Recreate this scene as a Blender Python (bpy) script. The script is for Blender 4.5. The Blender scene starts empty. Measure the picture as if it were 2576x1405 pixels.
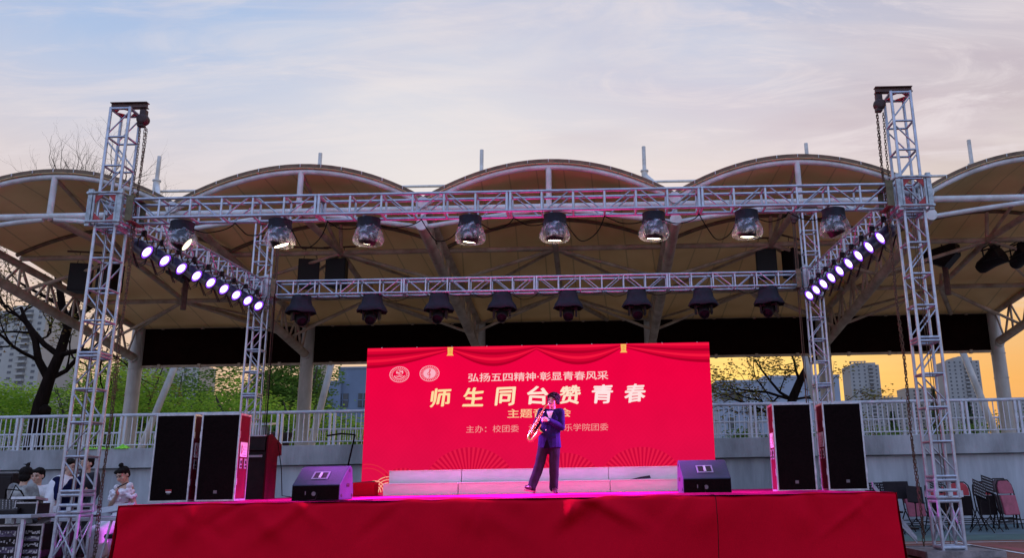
import bpy, bmesh, math, random
from mathutils import Vector, Matrix, Quaternion
C = bpy.context.scene
COL = C.collection
R = math.radians
PI = math.pi

# ------------------------------------------------------------------ camera
FPX, PITCH, YAW, ROLL, CX, CAMZ = 2075.0, .2431, .0077, .0172, 1474.2, 1.1138   # measured in 2576 x 1405 units
_f = Vector((-math.sin(YAW)*math.cos(PITCH), math.cos(YAW)*math.cos(PITCH), math.sin(PITCH)))
_r0 = Vector((math.cos(YAW), math.sin(YAW), 0))
_u0 = _r0.cross(_f)
_r = math.cos(ROLL)*_r0 - math.sin(ROLL)*_u0
_u = math.cos(ROLL)*_u0 + math.sin(ROLL)*_r0
cd = bpy.data.cameras.new('camera')
cam = bpy.data.objects.new('camera', cd); COL.objects.link(cam)
m = Matrix((_r, _u, -_f)).transposed().to_4x4(); m.translation = (0, 0, CAMZ)
cam.matrix_world = m
cd.sensor_width = 36; cd.lens = 36*FPX/2576; cd.shift_x = (1288-CX)/2576
cd.clip_start = .1; cd.clip_end = 6000
C.camera = cam
def ray(x, y): return (x-CX)/FPX*_r - (y-702)/FPX*_u + _f
def at(x, y, Y):
    d = ray(x, y); t = Y/d.y
    return Vector((0, 0, CAMZ)) + t*d

# ------------------------------------------------------------------ colour helpers
def lin(c):
    out = []
    for v in c:
        v /= 255.0
        out.append(v/12.92 if v <= .04045 else ((v+.055)/1.055)**2.4)
    return tuple(out)
def s3(r, g, b): return (*lin((r, g, b)), 1)

# ------------------------------------------------------------------ world: dusk sky
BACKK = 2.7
SUN_AZ, SUN_EL = R(9.0), R(3.5)         # sun just over the horizon, beyond the canopy, right of centre
w = bpy.data.worlds.new('World'); C.world = w; w.use_nodes = True
nt = w.node_tree; nt.nodes.clear()
N, L = nt.nodes.new, nt.links.new
def nm(op, a, b=None, c=None, clamp=False):
    n = N('ShaderNodeMath'); n.operation = op; n.use_clamp = clamp
    for i, v in enumerate((a, b, c)):
        if v is None: continue
        if isinstance(v, (int, float)): n.inputs[i].default_value = v
        else: L(v, n.inputs[i])
    return n.outputs[0]
def nmix(f, a, b, mode='MIX'):
    n = N('ShaderNodeMix'); n.data_type = 'RGBA'; n.blend_type = mode; n.clamp_factor = True
    for s, v in ((n.inputs[0], f), (n.inputs[6], a), (n.inputs[7], b)):
        if isinstance(v, (int, float, tuple)): s.default_value = v
        else: L(v, s)
    return n.outputs[2]
def nramp(f, stops):
    n = N('ShaderNodeValToRGB'); e = n.color_ramp.elements
    while len(e) < len(stops): e.new(.5)
    for k, (p, c) in enumerate(stops): e[k].position = p; e[k].color = c
    L(f, n.inputs[0]); return n.outputs[0]
def nss(v, a, b):
    n = N('ShaderNodeMapRange'); n.interpolation_type = 'SMOOTHSTEP'
    n.inputs[1].default_value = a; n.inputs[2].default_value = b
    L(v, n.inputs[0]); return n.outputs[0]
tc = N('ShaderNodeTexCoord'); sx = N('ShaderNodeSeparateXYZ'); L(tc.outputs['Generated'], sx.inputs[0])
X, Y, Z = sx.outputs
zc = nm('MAXIMUM', Z, 0.0)
front = nramp(zc, [(0, s3(236, 170, 118)), (.11, s3(250, 192, 118)), (.17, s3(250, 212, 160)), (.28, s3(240, 222, 212)),
                   (.37, s3(230, 222, 226)), (.45, s3(210, 212, 230)), (.54, s3(186, 204, 234)), (.75, s3(120, 160, 215)), (1, s3(84, 124, 190))])
left = nramp(zc, [(0, s3(232, 190, 160)), (.14, s3(240, 206, 178)), (.22, s3(238, 214, 200)), (.33, s3(226, 216, 220)),
                  (.42, s3(196, 208, 234)), (.50, s3(152, 192, 240)), (.58, s3(128, 178, 240)), (.8, s3(100, 148, 212)), (1, s3(84, 124, 190))])
right = nramp(zc, [(0, s3(226, 160, 110)), (.10, s3(246, 180, 104)), (.17, s3(244, 196, 138)), (.26, s3(232, 214, 200)),
                   (.36, s3(222, 212, 210)), (.46, s3(204, 200, 212)), (.56, s3(190, 196, 220)), (.78, s3(120, 156, 208)), (1, s3(84, 124, 190))])
fl = nss(X, .08, -.52); fr = nss(X, .12, .50)
sky = nmix(fr, nmix(fl, front, left), right)
# warm glow round the hidden sun
sd = Vector((math.sin(SUN_AZ)*math.cos(SUN_EL), math.cos(SUN_AZ)*math.cos(SUN_EL), math.sin(SUN_EL)))
dp = N('ShaderNodeVectorMath'); dp.operation = 'DOT_PRODUCT'; L(tc.outputs['Generated'], dp.inputs[0]); dp.inputs[1].default_value = sd
glow = nm('POWER', nm('MAXIMUM', dp.outputs['Value'], 0.0), 60.0)
sky = nmix(nm('MULTIPLY', glow, .9), sky, s3(255, 232, 132))
# soft high cloud, laid out on a flat sheet overhead
den = nm('ADD', zc, .10)
cv = N('ShaderNodeCombineXYZ'); L(nm('DIVIDE', X, den), cv.inputs[0]); L(nm('DIVIDE', Y, den), cv.inputs[1])
mp = N('ShaderNodeMapping'); mp.inputs['Rotation'].default_value = (0, 0, R(24)); mp.inputs['Scale'].default_value = (.55, 1.5, 1)
L(cv.outputs[0], mp.inputs[0])
def noise(scale, detail, rough, dist=0., off=0.):
    n = N('ShaderNodeTexNoise'); n.inputs['Scale'].default_value = scale; n.inputs['Detail'].default_value = detail
    n.inputs['Roughness'].default_value = rough; n.inputs['Distortion'].default_value = dist
    a = N('ShaderNodeVectorMath'); a.operation = 'ADD'; a.inputs[1].default_value = (off, off*1.7, 0)
    L(mp.outputs[0], a.inputs[0]); L(a.outputs[0], n.inputs['Vector']); return n.outputs['Fac']
c1 = nss(noise(1.0, 7, .56, .5, 3.1), .40, .66)
c2 = nss(noise(2.6, 8, .62, .9, 9.4), .42, .74)
c3 = nss(noise(.7, 5, .5, .3, 21.7), .48, .70)
up = nss(zc, .12, .30)
sky = nmix(nm('MULTIPLY', nm('MULTIPLY', c1, .55), up), sky, s3(216, 204, 218))
sky = nmix(nm('MULTIPLY', nm('MULTIPLY', c2, .50), up), sky, s3(244, 233, 232))
rt = nm('ADD', .62, nm('MULTIPLY', nss(X, -.2, .2), .38))
sky = nmix(nm('MULTIPLY', nm('MULTIPLY', nm('MULTIPLY', c3, .95), up), rt), sky, s3(192, 172, 186))
c4 = nss(noise(3.4, 9, .66, 1.3, 33.1), .46, .70)
sky = nmix(nm('MULTIPLY', nm('MULTIPLY', nm('MULTIPLY', c4, .78), up), rt), sky, s3(238, 228, 232))
# one long thin streak of cloud
k1, k2 = ((at(*p, 10) - Vector((0, 0, CAMZ))).normalized() for p in ((840, 258), (1420, 150)))
kn = k1.cross(k2).normalized(); km = (k1+k2).normalized()
def ndot(v):
    q = N('ShaderNodeVectorMath'); q.operation = 'DOT_PRODUCT'; L(tc.outputs['Generated'], q.inputs[0]); q.inputs[1].default_value = v; return q.outputs['Value']
wob_ = nm('MULTIPLY', nm('SUBTRACT', noise(5.0, 6, .6, .4, 5.5), .5), .022)
band = nss(nm('ABSOLUTE', nm('ADD', ndot(kn), wob_)), .019, .002)
ends = nss(nm('ABSOLUTE', ndot((k2-k1).normalized())), .17, .08)
sky = nmix(nm('MULTIPLY', nm('MULTIPLY', band, ends), .30), sky, s3(240, 232, 236))
sky = nmix(nm('MULTIPLY', nm('MULTIPLY', c2, .5), nm('SUBTRACT', 1.0, up)), sky, s3(252, 186, 112))
# pale bright patch in the middle where the light comes through
pd = Vector((at(1080, 470, 10) - Vector((0, 0, CAMZ)))).normalized()
dq = N('ShaderNodeVectorMath'); dq.operation = 'DOT_PRODUCT'; L(tc.outputs['Generated'], dq.inputs[0]); dq.inputs[1].default_value = pd
pg = nm('POWER', nm('MAXIMUM', dq.outputs['Value'], 0.0), 55.0)
sky = nmix(nm('MULTIPLY', pg, .6), sky, s3(250, 244, 240))
# unseen eastern sky behind the viewer: dusk blue, brightened as added fill light
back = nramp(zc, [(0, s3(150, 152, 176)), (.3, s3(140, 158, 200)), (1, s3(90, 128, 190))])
lift = nss(zc, .60, .80)               # higher sky, out of view, also brightened as added fill light
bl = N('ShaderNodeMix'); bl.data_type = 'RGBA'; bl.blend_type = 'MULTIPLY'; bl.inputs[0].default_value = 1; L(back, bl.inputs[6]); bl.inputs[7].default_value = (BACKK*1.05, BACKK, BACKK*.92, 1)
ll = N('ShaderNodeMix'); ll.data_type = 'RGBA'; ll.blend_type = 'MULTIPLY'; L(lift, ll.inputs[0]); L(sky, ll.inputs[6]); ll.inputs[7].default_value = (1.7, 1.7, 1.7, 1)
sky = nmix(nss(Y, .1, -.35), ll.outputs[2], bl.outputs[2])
ns = N('ShaderNodeTexSky'); ns.sky_type = 'NISHITA'; ns.sun_disc = False
ns.sun_elevation = SUN_EL; ns.sun_rotation = SUN_AZ; ns.air_density = 1.6; ns.dust_density = 3.0
nb = N('ShaderNodeBackground'); nb.inputs['Strength'].default_value = .012; L(ns.outputs[0], nb.inputs['Color'])
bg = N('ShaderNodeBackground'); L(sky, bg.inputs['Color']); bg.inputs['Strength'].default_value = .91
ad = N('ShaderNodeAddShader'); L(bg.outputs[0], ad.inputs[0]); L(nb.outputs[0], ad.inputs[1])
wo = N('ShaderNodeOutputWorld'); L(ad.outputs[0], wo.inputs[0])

# ------------------------------------------------------------------ sun
sl = bpy.data.lights.new('sun', 'SUN'); sl.energy = .35; sl.angle = R(8); sl.color = (1, .72, .42)
so = bpy.data.objects.new('sun', sl); COL.objects.link(so)
so.rotation_euler = (-sd).to_track_quat('-Z', 'Y').to_euler()
C.view_settings.view_transform = 'Standard'; C.view_settings.look = 'None'
C.view_settings.exposure = 0; C.view_settings.gamma = 1; C.view_settings.use_curve_mapping = False

# ------------------------------------------------------------------ materials
MATS = {}
def mat(name, col, rough=.6, metal=0., var=.18, scale=6., bump=0., bscale=40., emit=None, estr=1., trans=0., spec=.5, coord='Object', col2=None, stretch=None):
    if name in MATS: return MATS[name]
    M = bpy.data.materials.new(name); M.use_nodes = True; t = M.node_tree
    b = t.nodes['Principled BSDF']; o = t.nodes['Material Output']
    b.inputs['Roughness'].default_value = rough; b.inputs['Metallic'].default_value = metal
    b.inputs['Specular IOR Level'].default_value = spec
    c = col if len(col) == 4 else (*col, 1)
    b.inputs['Base Color'].default_value = c
    if var or bump:
        tcn = t.nodes.new('ShaderNodeTexCoord'); src = tcn.outputs[coord]
        if stretch:
            mpn = t.nodes.new('ShaderNodeMapping'); mpn.inputs['Scale'].default_value = stretch; t.links.new(src, mpn.inputs[0]); src = mpn.outputs[0]
    if var:
        n = t.nodes.new('ShaderNodeTexNoise'); n.inputs['Scale'].default_value = scale; n.inputs['Detail'].default_value = 6; n.inputs['Roughness'].default_value = .65
        t.links.new(src, n.inputs['Vector'])
        r = t.nodes.new('ShaderNodeValToRGB'); e = r.color_ramp.elements
        lo = col2 if col2 else tuple(v*(1-var*1.6) for v in c[:3]); hi = tuple(min(1, v*(1+var)) for v in c[:3])
        e[0].position = .32; e[0].color = (*lo[:3], 1); e[1].position = .68; e[1].color = (*hi, 1)
        t.links.new(n.outputs['Fac'], r.inputs[0]); t.links.new(r.outputs[0], b.inputs['Base Color'])
    if bump:
        n2 = t.nodes.new('ShaderNodeTexNoise'); n2.inputs['Scale'].default_value = bscale; n2.inputs['Detail'].default_value = 5
        t.links.new(src, n2.inputs['Vector'])
        bp = t.nodes.new('ShaderNodeBump'); bp.inputs['Strength'].default_value = bump; bp.inputs['Distance'].default_value = .02
        t.links.new(n2.outputs['Fac'], bp.inputs['Height']); t.links.new(bp.outputs[0], b.inputs['Normal'])
    if emit:
        b.inputs['Emission Color'].default_value = emit if len(emit) == 4 else (*emit, 1); b.inputs['Emission Strength'].default_value = estr
    if trans:
        tr = t.nodes.new('ShaderNodeBsdfTranslucent'); mx = t.nodes.new('ShaderNodeMixShader'); mx.inputs[0].default_value = trans
        if b.inputs['Base Color'].is_linked: t.links.new(b.inputs['Base Color'].links[0].from_socket, tr.inputs['Color'])
        else: tr.inputs['Color'].default_value = c
        t.links.new(b.outputs[0], mx.inputs[1]); t.links.new(tr.outputs[0], mx.inputs[2]); t.links.new(mx.outputs[0], o.inputs['Surface'])
    MATS[name] = M; return M
def emat(name, col, s=1.):
    if name in MATS: return MATS[name]
    M = bpy.data.materials.new(name); M.use_nodes = True; t = M.node_tree; t.nodes.clear()
    e = t.nodes.new('ShaderNodeEmission'); e.inputs[0].default_value = col if len(col) == 4 else (*col, 1); e.inputs[1].default_value = s
    o = t.nodes.new('ShaderNodeOutputMaterial'); t.links.new(e.outputs[0], o.inputs[0]); MATS[name] = M; return M

ALU = mat('truss aluminium', (.43, .45, .50), .33, .72, .16, 9, .05, 60)
ALU2 = mat('dull aluminium', (.46, .48, .52), .48, .5, .2, 8)
STEELI = mat('weathered canopy steel', (.48, .36, .25), .7, 0, .2, 2.2, .05, 20, col2=(.30, .20, .13))
STEELC = mat('column paint', (.50, .46, .40), .6, 0, .16, 1.5, .05, 20, col2=(.32, .28, .23), stretch=(1, 1, .3))
STEELW = mat('white painted steel', (.62, .62, .60), .5, 0, .14, 2.2, .05, 20, col2=(.44, .42, .38))
MEMB = None
BLACK = mat('black plastic', (.013, .008, .008), .5, 0, .25, 8, spec=.22)  # maroon cast of the shadows is tinted into these blacks
BLACKM = mat('black metal', (.016, .010, .010), .6, .1, .2, 8, spec=.2)
CLOTHB = mat('black cover cloth', (.012, .009, .018), .85, 0, .35, 7, .5, 14)
RUST = mat('rusty chain steel', (.10, .055, .03), .6, .4, .35, 20)
BROWN = mat('brown painted steel', (.13, .06, .045), .6, .1, .3, 6)
REDP = mat('red painted gusset', (.42, .03, .03), .5, 0, .2, 8)
OLIVE = mat('olive webbing strap', (.16, .13, .07), .9, 0, .25, 12)
CONC = mat('grey concrete', (.36, .355, .355), .9, 0, .22, 1.1, .35, 18, col2=(.20, .195, .19), stretch=(1, 1, .35))
CONC2 = mat('smooth grey render wall', (.42, .42, .43), .9, 0, .18, .8, .25, 14, col2=(.22, .225, .235), stretch=(1.6, 1, .25))
RAILM = mat('galvanised railing paint', (.55, .55, .57), .5, .1, .16, 5)

# ------------------------------------------------------------------ mesh builder
def basis(d):
    d = d.normalized(); a = Vector((0, 0, 1)) if abs(d.z) < .95 else Vector((0, 1, 0))
    x = d.cross(a).normalized(); return x, x.cross(d).normalized()
class MB:
    def __init__(s): s.v = []; s.f = []; s.mi = []; s.sm = []
    def add(s, vs, fs, mi=0, smooth=False):
        k = len(s.v); s.v += [tuple(v) for v in vs]
        for f in fs: s.f.append(tuple(i+k for i in f)); s.mi.append(mi); s.sm.append(smooth)
        return s
    def box(s, c, d, mi=0, rot=None, taper=(1, 1)):
        c = Vector(c); hx, hy, hz = d[0]/2, d[1]/2, d[2]/2; vs = []
        for z in (-1, 1):
            k = taper if z > 0 else (1, 1)
            for x, y in ((-1, -1), (1, -1), (1, 1), (-1, 1)):
                p = Vector((x*hx*k[0], y*hy*k[1], z*hz)); vs.append(c + (rot @ p if rot else p))
        return s.add(vs, [(3, 2, 1, 0), (4, 5, 6, 7), (0, 1, 5, 4), (1, 2, 6, 5), (2, 3, 7, 6), (3, 0, 4, 7)], mi)
    def tube(s, p, q, r, r2=None, n=8, mi=0, cap=True):
        p, q = Vector(p), Vector(q); r2 = r if r2 is None else r2
        if (q-p).length < 1e-6: return s
        x, y = basis(q-p); vs = []
        for P, rr in ((p, r), (q, r2)):
            for k in range(n): a = 2*PI*k/n; vs.append(P + x*(rr*math.cos(a)) + y*(rr*math.sin(a)))
        fs = [(k, (k+1) % n, n+(k+1) % n, n+k) for k in range(n)]
        s.add(vs, fs, mi, True)
        if cap: s.add([vs[k] for k in range(n)], [tuple(range(n))[::-1]], mi); s.add([vs[n+k] for k in range(n)], [tuple(range(n))], mi)
        return s
    def path(s, pts, r, n=8, mi=0, radii=None, cap=True):
        pts = [Vector(p) for p in pts]; vs = []; m_ = len(pts); px = None
        for i, P in enumerate(pts):
            d = (pts[min(i+1, m_-1)] - pts[max(i-1, 0)])
            if d.length < 1e-9: d = Vector((0, 0, 1))
            d.normalize()
            if px is None: px, _ = basis(d)
            px = (px - d*px.dot(d)); px = px.normalized() if px.length > 1e-6 else basis(d)[0]
            y = d.cross(px); rr = radii[i] if radii else r
            for k in range(n): a = 2*PI*k/n; vs.append(P + px*(rr*math.cos(a)) + y*(rr*math.sin(a)))
        fs = [(i*n+k, i*n+(k+1) % n, (i+1)*n+(k+1) % n, (i+1)*n+k) for i in range(m_-1) for k in range(n)]
        s.add(vs, fs, mi, True)
        if cap: s.add(vs[:n], [tuple(range(n))[::-1]], mi); s.add(vs[-n:], [tuple(range(n))], mi)
        return s
    def lathe(s, prof, o=(0, 0, 0), ax=(0, 0, 1), n=20, mi=0, smooth=True, capb=True, capt=True):
        o, ax = Vector(o), Vector(ax).normalized(); x, y = basis(ax); vs = []
        for r, h in prof:
            for k in range(n): a = 2*PI*k/n; vs.append(o + ax*h + x*(r*math.cos(a)) + y*(r*math.sin(a)))
        fs = [(i*n+k, i*n+(k+1) % n, (i+1)*n+(k+1) % n, (i+1)*n+k) for i in range(len(prof)-1) for k in range(n)]
        s.add(vs, fs, mi, smooth)
        if capb: s.add(vs[:n], [tuple(range(n))[::-1]], mi)
        if capt: s.add(vs[-n:], [tuple(range(n))], mi)
        return s
    def prism(s, poly, ext, mi=0):          # closed outline (list of 3-D points) pushed along ext
        e = Vector(ext); a = [Vector(p) for p in poly]; n = len(a); b = [p+e for p in a]
        return s.add(a+b, [tuple(range(n))[::-1], tuple(range(n, 2*n))] + [(k, (k+1) % n, n+(k+1) % n, n+k) for k in range(n)], mi)
    def grid(s, fn, nu, nv, mi=0, smooth=True):
        vs = [fn(i/nu, j/nv) for j in range(nv+1) for i in range(nu+1)]
        return s.add(vs, [(j*(nu+1)+i, j*(nu+1)+i+1, (j+1)*(nu+1)+i+1, (j+1)*(nu+1)+i) for j in range(nv) for i in range(nu)], mi, smooth)
    def build(s, name, mats, parent=None, loc=None, bevel=0., shade=True):
        me = bpy.data.meshes.new(name); me.from_pydata(s.v, [], s.f)
        mats = mats if isinstance(mats, (list, tuple)) else [mats]
        for M in mats: me.materials.append(M)
        me.polygons.foreach_set('material_index', s.mi); me.polygons.foreach_set('use_smooth', s.sm)
        bm = bmesh.new(); bm.from_mesh(me); bmesh.ops.recalc_face_normals(bm, faces=bm.faces); bm.to_mesh(me); bm.free()
        me.update()
        o = bpy.data.objects.new(name, me); COL.objects.link(o)
        if loc is not None: o.location = loc
        if parent: o.parent = parent
        if bevel:
            b = o.modifiers.new('b', 'BEVEL'); b.width = bevel; b.segments = 2; b.limit_method = 'ANGLE'; b.angle_limit = R(40)
        return o
def tag(o, label=None, cat=None, group=None, kind=None):
    if label: o['label'] = label
    if cat: o['category'] = cat
    if group: o['group'] = group
    if kind: o['kind'] = kind
    return o
def thing(name, label, cat, loc=(0, 0, 0), rz=0., group=None):
    o = bpy.data.objects.new(name, None); COL.objects.link(o); o.location = loc; o.rotation_euler = (0, 0, rz); o.empty_display_size = .2
    return tag(o, label, cat, group)
def kids(o): return [c for c in bpy.data.objects if c.parent == o]
def dup(o, loc=None, rz=None, label=None, parent=None, _tree=None):
    if _tree is None:
        _tree = {}
        for c in bpy.data.objects:
            if c.parent: _tree.setdefault(c.parent.name, []).append(c)
    c = o.copy(); COL.objects.link(c); c.parent = parent
    if loc is not None: c.location = loc
    if rz is not None: c.rotation_euler = (0, 0, rz)
    if label: c['label'] = label
    for ch in _tree.get(o.name, []): dup(ch, parent=c, _tree=_tree)
    return c
def lamp(kind, loc, d, parent=None, energy=100, color=(1, 1, 1), **kw):
    l = bpy.data.lights.new('lamp_light', kind); l.energy = energy; l.color = color
    for k, v in kw.items(): setattr(l, k, v)
    o = bpy.data.objects.new('lamp_light', l); COL.objects.link(o); o.location = loc
    o.rotation_euler = Vector(d).to_track_quat('-Z', 'Y').to_euler()
    if parent: o.parent = parent
    return o
ORD = ['first', 'second', 'third', 'fourth', 'fifth', 'sixth', 'seventh', 'eighth', 'ninth', 'tenth', 'eleventh', 'twelfth', 'thirteenth', 'fourteenth']

# ================================================================== SETTING
GND = mat('dark court ground', (.075, .085, .08), .85, 0, .2, .6, .2, 30)
MB().grid(lambda u, v: Vector((-2500+5000*u, -1500+5500*v, 0)), 2, 2).build('ground', GND)['kind'] = 'structure'
COURT = mat('worn green court paint', (.085, .15, .125), .8, 0, .25, .9, .15, 60)
COURT2 = mat('teal court paint', (.10, .15, .155), .8, 0, .22, .7, .15, 60)
TRACK = mat('red brown track rubber', (.20, .07, .045), .9, 0, .2, 2, .3, 120)
def sheet(name, x0, x1, y0, y1, z, M):
    o = MB().grid(lambda u, v: Vector((x0+(x1-x0)*u, y0+(y1-y0)*v, z)), 4, 4).build(name, M); o['kind'] = 'structure'; return o
sheet('track', -30, 30, 2, 15.5, .004, TRACK)
sheet('court', -30, 30, 15.5, 17.0, .004, COURT)
sheet('court_edge', -30, 30, 17.0, 20.46, .004, COURT2)
sheet('track_line', 5.2, 30, 15.05, 15.12, .008, mat('white line paint', (.7, .7, .68), .8, 0, .2, 5))
sheet('track_line', 6.2, 6.27, 9, 15.05, .008, MATS['white line paint'])
# raised terrace behind the retaining wall
TZ = 2.08
t = MB(); t.box((0, 75, TZ/2-.02), (130, 108.4, TZ)); o = t.build('terrace', mat('terrace paving', (.22, .21, .2), .9, 0, .2, 1)); o['kind'] = 'structure'
wl = thing('retaining_wall', 'long grey rendered retaining wall with a thick concrete coping beam under the railing', 'wall', (0, 20.6, 0))
t = MB(); t.box((0, 0, .83), (60, .2, 1.62)); t.build('wall_face', CONC2, wl)
t = MB(); t.box((0, -.06, 1.89), (60, .36, .47)); t.build('coping', CONC, wl, bevel=.012)

# railing on the wall
rl = thing('railing', 'pale metal baluster railing with paired posts along the top of the grey wall', 'railing', (0, 20.6, 2.12))
X0, X1, PW = -18.2, 13., 1.3
t = MB(); t.tube((X0, 0, .83), (X1, 0, .83), .042, n=10); t.build('handrail', RAILM, rl)
t = MB(); t.tube((X0, 0, .10), (X1, 0, .10), .017, n=6); t.build('bottom_rail', RAILM, rl)
x = X0; pm = None; bmh = None
while x < X1-.1:
    if pm is None:
        t = MB(); t.box((-.055, 0, .42), (.055, .06, .80)); t.box((.055, 0, .42), (.055, .06, .80)); t.box((0, 0, .01), (.2, .14, .02)); pm = t.build('post', RAILM, rl, loc=(x, 0, 0))
        t = MB()
        for k in range(8): t.box((.22+k*.123, 0, .45), (.02, .02, .72))
        bmh = t.build('baluster_panel', RAILM, rl, loc=(x, 0, 0))
    else:
        for src in (pm, bmh):
            c = src.copy(); COL.objects.link(c); c.parent = rl; c.location = (x, 0, 0)
    x += PW
# second railing at the back of the terrace
rb = thing('railing', 'farther railing at the back of the terrace seen through the front balusters', 'railing', (0, 32.6, 2.08))
t = MB(); t.tube((-26, 0, 1.25), (24, 0, 1.25), .04, n=8); t.tube((-26, 0, .14), (24, 0, .14), .02, n=6); t.build('handrail', RAILM, rb)
x = -26; pm = None
while x < 24:
    if pm is None:
        t = MB(); t.box((0, 0, .62), (.10, .08, 1.24)); pm = t.build('post', RAILM, rb, loc=(x, 0, 0))
        t = MB()
        for k in range(10): t.box((.17+k*.182, 0, .7), (.025, .025, 1.12))
        bmh = t.build('baluster_panel', RAILM, rb, loc=(x, 0, 0))
    else:
        for src in (pm, bmh):
            c = src.copy(); COL.objects.link(c); c.parent = rb; c.location = (x, 0, 0)
    x += 2.0

# ------------------------------------------------------------------ membrane canopy
AX = [-17.07+6.4*k for k in range(6)]
YF, YB = 19.96, 30.4
cp = thing('canopy', 'large white tensile membrane canopy of arched bays on steel arms behind the stage', 'canopy', (0, 0, 0))
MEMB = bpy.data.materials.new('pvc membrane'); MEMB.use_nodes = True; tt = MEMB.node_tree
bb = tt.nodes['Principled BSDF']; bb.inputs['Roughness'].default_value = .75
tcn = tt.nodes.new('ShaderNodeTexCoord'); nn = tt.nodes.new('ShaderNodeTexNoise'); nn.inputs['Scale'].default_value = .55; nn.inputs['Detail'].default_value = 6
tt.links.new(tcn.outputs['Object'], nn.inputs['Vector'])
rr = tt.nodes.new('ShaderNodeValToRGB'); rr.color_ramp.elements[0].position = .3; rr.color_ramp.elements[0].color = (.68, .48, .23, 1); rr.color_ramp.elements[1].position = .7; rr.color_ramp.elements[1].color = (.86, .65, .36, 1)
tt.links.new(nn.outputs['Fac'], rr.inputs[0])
# welded seams, fanning like the cut of the cloth
uvn = tt.nodes.new('ShaderNodeUVMap'); sp = tt.nodes.new('ShaderNodeSeparateXYZ'); tt.links.new(uvn.outputs[0], sp.inputs[0])
def tm(op, a, b):
    q = tt.nodes.new('ShaderNodeMath'); q.operation = op
    for i, v in enumerate((a, b)):
        if isinstance(v, (int, float)): q.inputs[i].default_value = v
        else: tt.links.new(v, q.inputs[i])
    return q.outputs[0]
seam = tm('LESS_THAN', tm('FRACT', tm('MULTIPLY', sp.outputs[0], 9.0), 0), .045)
mxs = tt.nodes.new('ShaderNodeMix'); mxs.data_type = 'RGBA'; tt.links.new(tm('MULTIPLY', seam, .38), mxs.inputs[0]); tt.links.new(rr.outputs[0], mxs.inputs[6]); mxs.inputs[7].default_value = (.2, .16, .1, 1)
tt.links.new(mxs.outputs[2], bb.inputs['Base Color'])
trn = tt.nodes.new('ShaderNodeBsdfTranslucent'); tt.links.new(mxs.outputs[2], trn.inputs['Color'])
mx2 = tt.nodes.new('ShaderNodeMixShader'); mx2.inputs[0].default_value = .24
tt.links.new(bb.outputs[0], mx2.inputs[1]); tt.links.new(trn.outputs[0], mx2.inputs[2]); tt.links.new(mx2.outputs[0], tt.nodes['Material Output'].inputs['Surface'])
def interp(tab, y):
    for (a, va), (b, vb) in zip(tab, tab[1:]):
        if y <= b: k = (y-a)/(b-a); return va+(vb-va)*max(0, k)
    return tab[-1][1]
EDGE = [(19.6, 8.12), (23.4, 7.95), (27.1, 7.42), (30.4, 6.96)]
RISE = [(19.6, .95), (21.5, .98), (23.4, .78), (27.1, .32), (30.4, 0.)]
def memz(s, y): return interp(EDGE, y) + interp(RISE, y)*(1-(2*s-1)**2)
ARCH = mat('brown membrane trim', (.16, .10, .055), .7, 0, .25, 5)
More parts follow.
